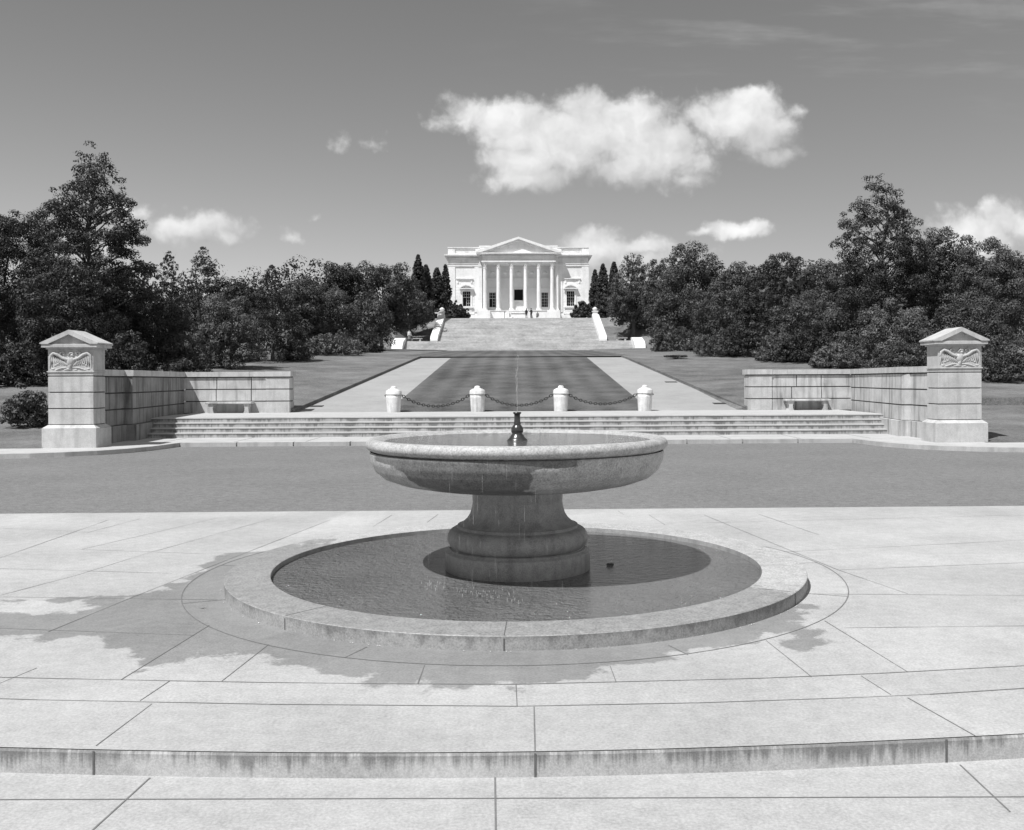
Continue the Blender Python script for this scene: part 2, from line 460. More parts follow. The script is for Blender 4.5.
def wetness(x, y):
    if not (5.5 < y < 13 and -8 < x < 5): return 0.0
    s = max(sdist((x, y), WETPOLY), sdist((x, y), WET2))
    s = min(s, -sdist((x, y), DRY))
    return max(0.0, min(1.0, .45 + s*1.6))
def to_px(p):
    d = Vector(p)-CAM; z = d.dot(FWD)
    return (CX+F*d.dot(RGT)/z, CY-F*d.dot(UPV)/z) if z > .5 else (p[0]*200+519, 900)
def side(a, b, q): return (b[0]-a[0])*(q[1]-a[1])-(b[1]-a[1])*(q[0]-a[0]) > 0
LA = [(-60, 676), (37, 678.3), (270, 682.7), (517, 684.5), (640, 681.5), (760, 678.5), (880, 673.5), (1080, 663)]
LB = [(-60, 697), (37, 700), (270, 704.5), (518, 706.5), (700, 703), (850, 698), (930, 694.5), (1080, 685)]
def ypoly(L, x):
    for a, b in zip(L[:-1], L[1:]):
        if x <= b[0] or b is L[-1]: return a[1]+(b[1]-a[1])*(x-a[0])/(b[0]-a[0])
def slab_tone(x, y):
    q = to_px((x, y, 0)); r_ = math.hypot(x-FX, y-FY)
    if r_ < 3.52: key = (9, int((math.atan2(y-FY, x-FX)+PI)/.9))
    elif q[1] > ypoly(LB, q[0]): key = (0, side((96, 746), (152, 704), q), side((534, 707), (535, 751), q), side((908, 698), (975, 736), q))
    elif q[1] > ypoly(LA, q[0]): key = (1, side((140, 701), (170, 681), q), side((517, 685), (517.5, 706), q), side((861, 676), (891, 695), q))
    elif q[0] < 519: key = (2, side((121, 680), (209, 625), q), side((221, 681), (268, 644), q), side((418, 683), (424, 665), q), side((126, 600), (184, 577), q), q[1] > 598, q[1] > 630, q[1] > 572, q[1] > 551, side((150, 552), (270, 519), q))
    else: key = (3, side((610, 666), (616, 682), q), side((766, 640), (811, 677), q), side((824, 621), (908, 672), q), side((838, 570), (908, 594), q), q[1] > 627, q[1] > 595, q[1] > 566, q[1] > 546, side((704, 515), (784, 548), q))
    return random.Random(repr(key)).uniform(-1, 1)
def build_plaza():
    xs = sorted(set([-60, -40, -26, -20, -16, -13, -11, -9, -8] + [round(-8+.1*i, 3) for i in range(131)] + [6, 7, 8, 9, 11, 13, 16, 20, 26, 40, 60]))
    nt_ = 86; vs = []; wet = []; tone = []
    for x in xs:
        a = d_near(x)
        for j in range(nt_):
            t = j/(nt_-1)
            d = a + (16.05-a)*(t**1.25)
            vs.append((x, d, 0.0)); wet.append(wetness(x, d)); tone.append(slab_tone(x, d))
    fs = [(i*nt_+j, (i+1)*nt_+j, (i+1)*nt_+j+1, i*nt_+j+1) for i in range(len(xs)-1) for j in range(nt_-1)]
    mb = MB(); mb.add(vs, fs)
    nv = len(vs)
    # far edge face
    mb.box(-60, 60, 15.9, 16.05, -.2, -.004, 1)
    # joints: thin strips just above the slabs
    rng = random.Random(4)
    def seg(a, b, w=.0075, z=.003):
        p, q = on_plane(*a), on_plane(*b); p = Vector((p.x, p.y)); q = Vector((q.x, q.y))
        n_ = max(1, int((q-p).length/.35)); t = (q-p).normalized(); nn = Vector((-t.y, t.x))
        pts = []
        for k in range(n_+1):
            c = p+(q-p)*(k/n_); ww = w*(.55+.7*rng.random())
            pts += [(c.x+nn.x*ww/2, c.y+nn.y*ww/2, z), (c.x-nn.x*ww/2, c.y-nn.y*ww/2, z)]
        mb.add(pts, [(2*k, 2*k+1, 2*k+3, 2*k+2) for k in range(n_)], 1)
    def poly(pts, w=.01, z=.003):
        for a, b in zip(pts[:-1], pts[1:]): seg(a, b, w, z)
    S = [((-40, 596.5), (222, 600)), ((-40, 627), (194, 635.4)), ((121, 680), (209.5, 625.3)), ((221.6, 681.5), (268.6, 644.6)),
         ((48, 632), (126, 600)), ((126, 600), (184, 577)), ((184, 577), (270, 543.4)), ((270, 543.4), (330, 520)),
         ((140, 701), (169.8, 681)), ((150, 552.5), (78, 575)), ((78, 575), (-40, 606)), ((80, 549.4), (206, 554)), ((-40, 567.5), (172, 573.5)), ((-40, 572), (107, 520.5)),
         ((81.8, 549.4), (218, 518)), ((150.5, 552.5), (270, 519.3)), ((-40, 526), (90, 532.5)), ((96, 746), (152, 704)), ((516, 685), (517, 706)),
         ((418, 683.5), (424.5, 665.5)), ((345, 657.7), (367, 647)), ((534, 707), (535, 751)), ((610, 666), (616, 682)), ((766, 640.6), (811.5, 677)),
         ((824.7, 621), (908, 672.3)), ((861, 676), (891, 695)), ((844, 628), (1070, 625.5)), ((668.5, 645.5), (688, 655)), ((907.7, 698), (975, 736)),
         ((838, 570), (908, 594)), ((704, 515), (784, 548)), ((784, 548), (838, 570)), ((758, 514), (819, 535)), ((784, 552), (1070, 538)),
         ((840, 570), (1070, 561)), ((812, 594), (1070, 596)), ((700, 523), (1070, 514)), ((372.6, 527), (392, 515)), ((427, 522.5), (438, 514.5)),
         ((618, 511), (624, 515)), ((649, 515), (665, 525)), ((90, 532), (140, 519)), ((-40, 700), (37, 668))]
    for a, b in S: seg(a, b)
    poly([(-60, 676), (37, 678.3), (170, 681), (270, 682.7), (390, 684), (517, 684.5), (640, 681.5), (760, 678.5), (880, 673.5), (1080, 663)], .010)
    poly([(-60, 697), (37, 700), (270, 704.5), (518, 706.5), (700, 703), (850, 698), (930, 694.5), (1080, 685)], .010)
    # ring joint round the fountain
    cx, cy = FX, FY
    for k in range(96):
        a0, a1 = 2*PI*k/96, 2*PI*(k+1)/96; r0, r1 = 3.515, 3.526
        mb.add([(cx+r0*math.cos(a0), cy+r0*math.sin(a0), .003), (cx+r1*math.cos(a0), cy+r1*math.sin(a0), .003),
                (cx+r1*math.cos(a1), cy+r1*math.sin(a1), .003), (cx+r0*math.cos(a1), cy+r0*math.sin(a1), .003)], [(0, 1, 2, 3)], 1)
    for px, py in [(222, 600), (812, 594), (812, 563), (238, 566), (405, 528), (640, 527)]:
        p = on_plane(px, py); a = math.atan2(p.y-cy, p.x-cx)
        t = Vector((math.cos(a), math.sin(a))); nn = Vector((-t.y, t.x))*.005; c = Vector((cx, cy))
        q0, q1 = c+t*3.12, c+t*3.515
        mb.add([(q0.x+nn.x, q0.y+nn.y, .0035), (q0.x-nn.x, q0.y-nn.y, .0035), (q1.x-nn.x, q1.y-nn.y, .0035), (q1.x+nn.x, q1.y+nn.y, .0035)], [(0, 1, 2, 3)], 1)
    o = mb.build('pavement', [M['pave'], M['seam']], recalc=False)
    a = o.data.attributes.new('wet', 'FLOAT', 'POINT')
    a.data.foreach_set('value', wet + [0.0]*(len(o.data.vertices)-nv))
    a = o.data.attributes.new('tone', 'FLOAT', 'POINT')
    a.data.foreach_set('value', tone + [0.0]*(len(o.data.vertices)-nv))
    tag(o, kind='structure')
    # front edge stones of the plaza
    mb = MB(); xs2 = [x for x in xs if -26 <= x <= 26]; vs = []
    for x in xs2:
        d = d_near(x); vs += [(x, d-.002, -.004), (x, d-.012, -.018), (x, d-.012, -.16)]
    for i in range(len(xs2)-1):
        for k in (0, 1): mb.add([vs[3*i+k], vs[3*i+k+1], vs[3*i+4+k], vs[3*i+3+k]], [(0, 1, 2, 3)])
    for px in (-150, 96, 535, 958, 1180):
        x = on_plane(px, 748).x; d = d_near(x)
        mb.box(x-.006, x+.006, d-.016, d-.013, -.15, -.006, 1)
    tag(mb.build('plaza_kerb', [M['riser'], M['joint']], recalc=False), kind='structure')
    mb = MB(); xs3 = [-26, -12, -6, -3, 0, 3, 6, 12, 26]
    vs = [(x, -12, -.145) for x in xs3]+[(x, d_near(x)+.05, -.145) for x in xs3]
    n = len(xs3); mb.add(vs, [(i, i+1, n+i+1, n+i) for i in range(n-1)])
    z = -.145
    for a, b in [((495, 776), (496, 850)), ((960, 765), (1010, 812)), ((150, 778), (60, 860)), ((-40, 800), (1060, 797))]:
        p, q = on_plane(a[0], a[1], z), on_plane(b[0], b[1], z); t = (q-p).normalized(); nn = Vector((-t.y, t.x, 0))*.005
        mb.add([p+nn+Vector((0, 0, .003)), p-nn+Vector((0, 0, .003)), q-nn+Vector((0, 0, .003)), q+nn+Vector((0, 0, .003))], [(0, 1, 2, 3)], 1)
    tag(mb.build('lower_pavement', [M['pave_low'], M['seam']], recalc=False), kind='structure')
FX, FY = -.022, 10.80
build_plaza()
# road
mb = MB(); mb.add([(-200, 16.04, -.02), (200, 16.04, -.02), (200, 33.2, -.02), (-200, 33.2, -.02)], [(0, 1, 2, 3)])
tag(mb.build('road', M['asphalt'], recalc=False), kind='structure')

# ------------------------------------------------------------------ kerbed walk in front of the steps, steps and terrace
def nose(sgn):
    pts = [(-11.3, 32.45), (-11.45, 31.6), (-11.6, 30.6), (-11.95, 29.7), (-12.5, 28.95), (-13.2, 28.4), (-14.0, 28.0), (-15.2, 27.75), (-17, 27.6), (-60, 27.6)]
    return [(sgn*-p[0]*-1 if sgn < 0 else -p[0], p[1]) for p in pts]
NL = [(-11.3, 32.45), (-11.42, 31.6), (-11.6, 30.6), (-11.95, 29.7), (-12.5, 28.95), (-13.2, 28.4), (-14.0, 28.0), (-15.2, 27.75), (-17, 27.6), (-60, 27.6)]
NR = [(-x, y) for x, y in NL]
outer = NL[::-1] + NR                         # left to right along the road
inn = []
for i, p in enumerate(outer):                 # kerb stones 0.3 wide
    a = Vector(outer[max(i-1, 0)]); b = Vector(outer[min(i+1, len(outer)-1)])
    t = (b-a).normalized(); n_ = Vector((-t.y, t.x)); inn.append((p[0]+n_.x*.28, p[1]+n_.y*.28))
mb = MB()
for i in range(len(outer)-1):
    a, b, c, d = outer[i], outer[i+1], inn[i+1], inn[i]
    if abs(a[0]) > 18 or abs(b[0]) > 18 or (b[0]-a[0]) > 5:
        k = 12
        for j in range(k):
            q = lambda u, v, t: (u[0]+(v[0]-u[0])*t, u[1]+(v[1]-u[1])*t)
            mb.prism([q(a, b, j/k+.001), q(a, b, (j+1)/k-.001), q(d, c, (j+1)/k-.001), q(d, c, j/k+.001)], -.2, Z_WALK)
    else: mb.prism([a, b, c, d], -.2, Z_WALK)
tag(mb.build('kerb', M['kerb']), kind='structure')
mb = MB()
for i in range(len(inn)-1):
    a, b = inn[i], inn[i+1]
    if abs(a[0]-b[0]) > 0: mb.add([(a[0], a[1], Z_WALK-.004), (b[0], b[1], Z_WALK-.004), (b[0], 35.4, Z_WALK-.004), (a[0], 35.4, Z_WALK-.004)], [(0, 1, 2, 3)])
rng = random.Random(8)
for k in range(-9, 10):
    mb.box(k*2.4-.008, k*2.4+.008, 32.8, 35.2, Z_WALK-.003, Z_WALK, 1)
tag(mb.build('walk', [M['step'], M['joint']], recalc=False), kind='structure')

st = thing('stone_steps', 'broad pale granite steps rising from the road to the bollards', 'steps', (0, D_STEP, Z_WALK))
for k in range(4):
    d0 = k*TREAD; z0 = k*RISE
    hx = 13.98
    mb = MB()
    d1 = d0+TREAD+.02 if k < 3 else D_LAWN-.05-D_STEP
    # tread with small overhanging nose, riser behind
    mb.box(-hx, hx, d0-.015, d1, z0+RISE-.04, z0+RISE, 0)
    o = mb.build('tread', [M['step']], st)
    mb = MB(); mb.box(-hx, hx, d0, d0+.2 if k < 3 else D_LAWN-.1-D_STEP, z0-.1, z0+RISE-.043, 0)
    for j in range(-7, 8):
        x = j*1.9+(k % 2)*.9; 
        if abs(x) < hx: mb.box(x-.008, x+.008, d0-.003, d0+.1, z0, z0+RISE-.045, 1)
    mb.build('riser', [M['step_riser'], M['joint']], st)

# ------------------------------------------------------------------ retaining walls, gate piers, benches
def course_run(mb, p, q, z0, z1, courses, thick, rng, blk=(.9, 1.6), gap=.04, bed=.045, out=1, ext=-.04):
    """ashlar blocks on a face running p->q (plan), face normal to the right of p->q times out"""
    p = Vector(p); q = Vector(q); L = (q-p).length; t = (q-p)/L; n_ = Vector((t.y, -t.x))*out
    hs = (z1-z0)/courses
    for c in range(courses):
        a = 0.0; za = z0+c*hs; zb = za+hs-bed
        while a < L-1e-3:
            b = a+rng.uniform(*blk)
            if L-b < .45: b = L
            g0 = gap/2 if a > 0 else 0; g1 = gap/2 if b < L else 0
            A = p+t*(a+g0); B = p+t*(b-g1); j = rng.uniform(0, .006)
            mb.prism([(A.x+n_.x*j, A.y+n_.y*j), (B.x+n_.x*j, B.y+n_.y*j), (B.x-n_.x*thick, B.y-n_.y*thick), (A.x-n_.x*thick, A.y-n_.y*thick)], za, zb)
            a = b
    A = p-n_*.06+t*.04; B = q-n_*.06+t*ext
    mb.prism([(A.x, A.y), (B.x, B.y), (B.x-n_.x*(thick-.06), B.y-n_.y*(thick-.06)), (A.x-n_.x*(thick-.06), A.y-n_.y*(thick-.06))], z0-.02, z1, 1)

WALL_TOP = 2.56; CAPH = .21
def side_wall(sgn, label):
    rng = random.Random(3 if sgn < 0 else 9)
    root = thing('retaining_wall', label, 'wall', (0, 0, 0)); WM = M['wall_shaded'] if sgn < 0 else M['wall']
    X = lambda x: sgn*x+(.12 if sgn > 0 else 0)
    out = 1 if sgn < 0 else -1
    mb = MB(); zc = WALL_TOP-CAPH
    # inner polyline (positive side), mirrored by sgn:  pier -> step -> corner -> end
    A, B, B2, C, E = (13.62, 31.3), (13.72, 33.9), (13.42, 33.9), (14.42, 42.0), (9.9, 42.0)
    m = lambda p: (X(p[0]), p[1])
    # faces: p->q with the walk on the right-hand side of travel
    course_run(mb, m(A), m(B), .68, zc, 3, .6, rng, out=-out*-1 if False else (1 if sgn < 0 else -1))
    course_run(mb, m(B2), m(C), .68, zc, 3, .9, rng, ext=.3, out=(1 if sgn < 0 else -1))
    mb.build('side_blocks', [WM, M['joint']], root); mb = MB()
    course_run(mb, m(C), m((10.93, 42.0)), Z_TER, zc, 3, .75, rng, out=(1 if sgn < 0 else -1))
    mb.build('back_blocks', [M['wall'], M['joint']], root)
    # end block, slightly proud
    mb = MB()
    hs = (zc-Z_TER)/3
    x0, x1 = sorted((X(9.9), X(10.92)))
    for c in range(3): mb.box(x0, x1, 41.95, 42.82, Z_TER+c*hs, Z_TER+(c+1)*hs-.045, 0, .006)
    mb.box(x0+.04, x1-.04, 42.0, 42.78, Z_TER, zc, 1)
    mb.build('end_block', [M['pier'], M['joint']], root)
    # plinth under the side run
    mb = MB()
    mb.prism([m((13.5, 31.3)), m((13.58, 33.82)), m((14.4, 33.82)), m((14.4, 31.3))], .0, .66)
    mb.prism([m((13.26, 33.8)), m((13.6, 36.9)), m((14.4, 36.9)), m((14.4, 33.8))], .0, .662)
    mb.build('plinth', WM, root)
    # cap course
    mb = MB()
    def cap(poly, dz=0): mb.prism([m(p) for p in poly], zc+.002, WALL_TOP+dz)
    cap([(13.56, 31.2), (13.66, 33.84), (14.5, 33.84), (14.5, 31.2)])
    a = Vector((13.36, 33.845)); b = Vector((14.35, 41.92)); n = 6
    for k in range(n):
        p = a+(b-a)*(k/n+.0008); q = a+(b-a)*((k+1)/n-.0008)
        cap([(p.x, p.y), (q.x, q.y), (q.x+1.0, q.y), (p.x+1.0, p.y)])
    xs = [15.35, 14.37, 12.9, 11.6, 10.93]
    for u, v in zip(xs[:-1], xs[1:]): cap([(u-.004, 41.925), (v+.004, 41.925), (v+.004, 42.85), (u-.004, 42.85)])
    cap([(10.926, 41.9), (9.84, 41.9), (9.84, 42.88), (10.926, 42.88)], .012)
    mb.build('cap', M['pier'], root)
    return root
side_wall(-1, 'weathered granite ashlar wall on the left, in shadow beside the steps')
side_wall(1, 'sunlit granite ashlar wall on the right, streaked with stains')

def gate_pier(cx, label):
    r = thing('gate_pier', label, 'gate pier', (cx, 30.87, Z_WALK), 0, 'eagle gate piers flanking the steps')
    hw, hd = .70, .42
    zb = .70; zf = 2.36; zt = 3.06
    mb = MB()
    mb.box(-hw-.14, hw+.14, -hd-.14, hd+.14, -.15, zb-.1, 0, .012)
    # sloped top of the plinth
    vs = [(-hw-.14, -hd-.14, zb-.1), (hw+.14, -hd-.14, zb-.1), (hw+.14, hd+.14, zb-.1), (-hw-.14, hd+.14, zb-.1),
          (-hw-.01, -hd-.01, zb), (hw+.01, -hd-.01, zb), (hw+.01, hd+.01, zb), (-hw-.01, hd+.01, zb)]
    mb.add(vs, [(4, 5, 6, 7), (0, 1, 5, 4), (1, 2, 6, 5), (2, 3, 7, 6), (3, 0, 4, 7)])
    mb.build('plinth', M['pier'], r)
    mb = MB(); n = 3; h = (zf-.12-zb-.02)/n
    for k in range(n): mb.box(-hw, hw, -hd, hd, zb+.02+k*h, zb+.02+(k+1)*h-.035, 0, .008)
    mb.box(-hw+.035, hw-.035, -hd+.035, hd-.035, zb-.02, zf, 1)
    mb.box(-hw, hw, -hd, hd, zf-.12, zf-.02, 0, .006)
    mb.box(-hw-.03, hw+.03, -hd-.03, hd+.03, zf-.02, zf+.02, 0, .006)
    mb.build('shaft', [M['pier'], M['joint']], r)
    mb = MB(); mb.box(-hw, hw, -hd, hd, zf+.02, zt, 0, .006)
    mb.build('frieze_block', M['pier'], r)
    # eagle relief
    mb = MB(); y = -hd; zc = zf+.36; nv0 = 0
    R = lambda a: Matrix.Rotation(a, 3, 'Y')
    mb.ellipsoid((0, y, zc+.05), (.12, .10, .20), rot=R(.15))
    mb.ellipsoid((-.01, y-.01, zc-.14), (.055, .07, .15), rot=R(.2))
    mb.ellipsoid((-.05, y, zc-.27), (.10, .06, .05)); mb.ellipsoid((.05, y-.02, zc+.27), (.055, .07, .06))
    mb.tube([(0, y-.03, zc+.2), (-.05, y-.05, zc+.29), (.0, y-.05, zc+.38), (.07, y-.05, zc+.36), (.09, y-.05, zc+.31)], [.05, .045, .04, .035, .015], 8)
    for s in (-1, 1):
        # wing: shoulder, leading edge and hanging feathers
        mb.tube([(s*.09, y-.02, zc+.1), (s*.25, y-.04, zc+.16), (s*.40, y-.04, zc+.30), (s*.52, y-.04, zc+.36), (s*.60, y-.03, zc+.28), (s*.63, y-.02, zc+.12)],
                [.05, .055, .06, .06, .05, .03], 8)
        for j in range(9):
            t = j/8; x0 = s*(.20+.42*t); z0 = zc+.15+.17*math.sin(t*PI*.7); L = .30+.20*t
            ang = s*(.75-.75*t)
            mb.tube([(x0, y-.01, z0), (x0+math.sin(ang)*-L*.4*-.2, y-.022, z0-L*.5), (x0+s*(.02-.16*(1-t)), y-.012, z0-L)], [.03, .036, .014], 6)
        for j in range(5):
            mb.ellipsoid((s*(.16+.08*j), y, zc+.08-.05*j), (.05, .035, .035), 8, 6)
        mb.tube([(s*.20, y-.02, zc+.30), (s*.17, y-.045, zc+.36), (s*.24, y-.045, zc+.41), (s*.31, y-.045, zc+.37), (s*.30, y-.03, zc+.30)], .032, 8)
        mb.tube([(s*.06, y, zc-.2), (s*.26, y-.02, zc-.22), (s*.46, y-.02, zc-.30)], [.03, .03, .02], 6)
        for j in range(4): mb.ellipsoid((s*(.16+.13*j), y, zc-.29+.03*(j % 2)), (.055, .03, .03), 8, 6)
    mb.v = [(x, -hd+(yy_+hd)*.62, zf+.03+(z-zf-.03)*.80) for x, yy_, z in mb.v]
    mb.build('eagle_relief', M['pier'], r)
    # gabled capstone with ridge running back
    mb = MB(); ox = .16; oy = .15
    zt2 = zt+.05
    mb.box(-hw-.05, hw+.05, -hd-.04, hd+.04, zt, zt2, 0)
    mb.box(-hw-ox, hw+ox, -hd-oy+.03, hd+oy, zt2, zt2+.11, 0, .01)
    zr = zt2+.11; ap = .44
    # raking frame in front, tympanum recessed
    mb.extrude_y([(-hw-ox-.03, zr), (hw+ox+.03, zr), (hw+ox+.03, zr+.04), (0, zr+ap), (-hw-ox-.03, zr+.04)], -hd-oy+.13, hd+oy+.02)
    for s in (-1, 1):
        mb.extrude_y([(s*(hw+ox+.03), zr+.04), (0, zr+ap), (0, zr+ap-.14), (s*(hw+ox-.22), zr+.002), (s*(hw+ox+.03), zr+.002)], -hd-oy, -hd-oy+.135)
    mb.build('gable_cap', M['pier'], r)
    return r
gate_pier(-13.95, 'granite gate pier with eagle carving, left of the steps near dark trees')
gate_pier(14.03, 'granite gate pier with eagle carving, right of the steps')

def bench(x, label):
    r = thing('stone_bench', label, 'bench', (x, 41.70, Z_TER), 0, 'stone benches against the walls')
    mb = MB(); mb.box(-.98, .98, -.26, .28, .39, .485, 0, .02); mb.build('seat', M['wall'], r)
    for s in (-1, 1):
        mb = MB()
        mb.extrude_y([(s*.86, .39), (s*.62, .39), (s*.64, .30), (s*.68, .22), (s*.66, .08), (s*.62, 0), (s*.86, 0), (s*.84, .08), (s*.83, .22), (s*.86, .30)], -.2, .2)
        mb.build('leg', M['wall'], r)
bench(at(230, 405, 41.7).x, 'low stone bench against the shadowed left wall')
bench(at(807, 402, 41.7).x, 'low stone bench against the sunlit right wall')

# ------------------------------------------------------------------ bollards and chains
BX = [at(px, 400, 41.75).x for px in (393.7, 477.6, 560.7, 644.7)]
blab = ['white domed stone bollard at the left end of the chain', 'white domed stone bollard, second from the left path',
        'white domed stone bollard, second from the right path', 'white domed stone bollard at the right end of the chain']
b0 = thing('bollard', blab[0], 'bollard', (BX[0], 41.75, Z_TER), 0, 'white bollards along the lawn edge')
mb = MB(); mb.lathe([(.285, 0), (.29, .02), (.305, .3), (.318, .6), (.322, .72), (.30, .725)], n=32); mb.build('post', M['bollard'], b0)
mb = MB(); mb.lathe([(.30, .74), (.335, .745), (.345, .77), (.345, .80), (.335, .815), (.335, .89), (.31, .93), (.22, .985), (.14, 1.01), (.125, 1.02), (.13, 1.05), (.11, 1.09), (.07, 1.115), (.0, 1.125)], n=32, cap_top=False)
mb.build('lid', M['bollard'], b0)
mb = MB(); mb.lathe([(.30, .722), (.30, .742)], n=32); mb.build('neck', M['joint'], b0)
for s in (-1, 1):
    mb = MB(); mb.tube([(s*.31, 0, .74), (s*.37, 0, .745), (s*.385, 0, .715), (s*.36, 0, .69), (s*.32, 0, .70)], .016, 8); mb.build('chain_ring', M['iron'], b0)
for i in (1, 2, 3):
    c = copy_tree(b0); c.location = (BX[i], 41.75, Z_TER); c['label'] = blab[i]; c.rotation_euler = ((.012, -.008, .014)[i-1], (-.01, .012, .006)[i-1], (.05, -.04, .09)[i-1])
def chain(x0, x1, label, sag=.44):
    sp = (x1-x0)/2-.38; mb = MB(); zt = .71
    n = 27; a = 1.25
    pts = [(-sp+2*sp*i/n) for i in range(n+1)]
    zf = lambda x: zt-sag*(math.cosh(a)-math.cosh(a*x/sp))/(math.cosh(a)-1)
    for i in range(n):
        p = Vector((pts[i], 0, zf(pts[i]))); q = Vector((pts[i+1], 0, zf(pts[i+1])))
        t = (q-p).normalized(); c = (p+q)/2; L = (q-p).length*.62
        side = Vector((0, 1, 0)) if i % 2 else Vector((-t.z, 0, t.x))
        ring = [c+t*(L*math.cos(2*PI*k/10))+side*(.05*math.sin(2*PI*k/10)) for k in range(11)]
        mb.tube(ring, .02, 6, caps=False)
    o = mb.build('chain', M['iron'], None, recalc=False); o.location = ((x0+x1)/2, 41.75, Z_TER)
    tag(o, label, 'chain', 'iron chains between the bollards')
chain(BX[0], BX[1], 'sagging black iron chain between the two left bollards', .46)
chain(BX[1], BX[2], 'sagging black iron chain behind the fountain nozzle, between middle bollards')
chain(BX[2], BX[3], 'sagging black iron chain between the two right bollards', .40)
# drain grates in the paths
for px, py, w, lab in [(315, 406.5, .42, 'small iron drain grate in the left path near the wall'), (721, 403.7, .42, 'small iron drain grate in the right path near the wall'),
                       (671, 382.3, .40, 'small iron drain grate halfway up the right path')]:
    d = 42.3
    for k in range(400):
        p = at(px, py, d)
        if p.z <= lane(d): break
        d += .1
    z = lane(d)
    mb = MB()
    for k in range(5): mb.box(-w*.8, w*.8, -.22+.1*k, -.16+.1*k, -.01, .02)
    mb.box(-w*.84, -w*.78, -.24, .26, -.01, .025); mb.box(w*.78, w*.84, -.24, .26, -.01, .025)
    o = mb.build('drain_grate', M['grate']); o.location = (p.x, d, z+.004); o.rotation_euler = (math.atan(.0817), 0, 0)
    tag(o, lab, 'drain grate', 'drain grates in the paths')

# ------------------------------------------------------------------ fountain
fo = thing('fountain', 'round granite fountain with wide bowl on a stem in a low pool', 'fountain', (FX, FY, 0))
def set_wet(o, fn):
    me = o.data; a = me.attributes.new('wet', 'FLOAT', 'POINT')
    a.data.foreach_set('value', [fn(v.co) for v in me.vertices])
mb = MB()   # coping of the pool, with joints cut as dark seams
prof = [(2.658, .116), (2.665, .12), (2.75, .121), (2.9, .121), (3.02, .121), (3.114, .12), (3.12, .114)]
mb.lathe(prof, n=180, cap_bot=False, cap_top=False)
for i in range(len(mb.smooth)): mb.smooth[i] = False
n0 = len(mb.v)
for px, py in [(268, 628), (504, 645), (797, 600), (757, 600), (338, 640), (700, 625)]:
    p = on_plane(px, py, .05); a = math.atan2(p.y-FY, p.x-FX)
    if px in (757, 338, 700): continue
    c, s = math.cos(a), math.sin(a); w = .006
    q = lambda r, z, e: (r*c-e*s, r*s+e*c, z)
    mb.add([q(3.123, 0, w), q(3.123, 0, -w), q(3.123, .1, -w), q(3.123, .1, w)], [(0, 1, 2, 3)], 1)
    mb.add([q(3.11, .1235, w*.6), q(3.11, .1235, -w*.6), q(2.65, .1235, -w*.6), q(2.65, .1235, w*.6)], [(0, 1, 2, 3)], 1)
mb.lathe([(3.12, .114), (3.12, .0)], n=180, mi=3, sm=True, cap_bot=False, cap_top=False)
mb.lathe([(2.658, .0), (2.658, .116)], n=180, mi=2, cap_bot=False, cap_top=False)
o = mb.build('pool_coping', [M['coping'], M['joint'], M['stem'], M['coping_face']], fo)
def coping_wet(co):
    a = math.degrees(math.atan2(co.y, co.x))     # -90 = towards the camera
    if a > 90: a -= 360
    # wet from about -200 deg (left, a bit behind) round the front to about -33 deg
    s = min(a+212, -30-a)/14.0
    return max(0, min(1, .5+s*.5))*.92
set_wet(o, coping_wet)
mb = MB(); mb.lathe([(.79, .0), (.805, .015), (.805, .25), (.80, .265), (.765, .27), (.755, .29)], n=64, cap_top=False)
mb.build('drum', M['stem'], fo)
mb = MB(); pr = [(.755, .285)]
for k in range(11):
    a = -PI/2+PI*k/10; pr.append((.685+.098*math.cos(a), .405+.112*math.sin(a)))
pr += [(.67, .525), (.67, .548), (.655, .553)]
mb.lathe(pr, n=64, cap_bot=False, cap_top=False); mb.build('base_ring', M['stem'], fo)
mb = MB()
mb.lathe([(.655, .55), (.61, .575), (.565, .615), (.53, .67), (.508, .74), (.50, .80), (.497, .815), (.503, .82), (.503, .97)], n=64, cap_bot=False, cap_top=False)
mb.build('stem', M['stem'], fo)
mb = MB()
body = [(.45, .962), (.8, .968), (1.08, .993), (1.28, 1.032), (1.44, 1.09), (1.535, 1.17), (1.58, 1.27), (1.592, 1.365), (1.585, 1.38)]
# finer rows for the stain pattern
fine = []
for (r0, z0), (r1, z1) in zip(body[:-1], body[1:]):
    for k in range(4): fine.append((r0+(r1-r0)*k/4, z0+(z1-z0)*k/4))
fine.append(body[-1])
mb.lathe(fine, n=160, cap_bot=False, cap_top=False)
o = mb.build('bowl', [M['bowl']], fo); o.scale = (1.02, 1.02, 1)
def bowl_wet(co):
    a = math.degrees(math.atan2(co.y, co.x))+90          # 0 faces the camera, + to the right
    if a > 180: a -= 360
    edge_l = -52+18*(1.34-co.z)/.4
    s = min(a-edge_l, 6-a)/10
    if co.z > 1.30: s = max(s, min(a+66, 22-a)/10)
    if co.z < 1.0: s = min(s, .1)
    return max(0, min(1, .5+.5*s))
set_wet(o, bowl_wet)
mb = MB(); pr = []
for k in range(15):
    a = -PI*.55+PI*1.25*k/14; pr.append((1.555+.078*math.cos(a), 1.455+.066*math.sin(a)))
pr += [(1.46, 1.49), (1.40, 1.44), (1.2, 1.36), (.6, 1.30)]
mb.lathe([(1.56, 1.382)]+pr, n=160, cap_bot=False, cap_top=True)
o = mb.build('rim', M['bowl'], fo); o.scale = (1.02, 1.02, 1)
set_wet(o, lambda co: .25 if co.x < .6 else .1)
mb = MB()
mb.lathe([(.10, 1.40), (.115, 1.455), (.118, 1.48), (.095, 1.50), (.075, 1.525), (.068, 1.54), (.055, 1.55), (.068, 1.575), (.067, 1.61), (.05, 1.64), (.036, 1.655), (.042, 1.665), (.036, 1.675),
          (.033, 1.71), (.033, 1.765), (.036, 1.772), (.046, 1.778), (.046, 1.792), (.02, 1.796)], n=28)
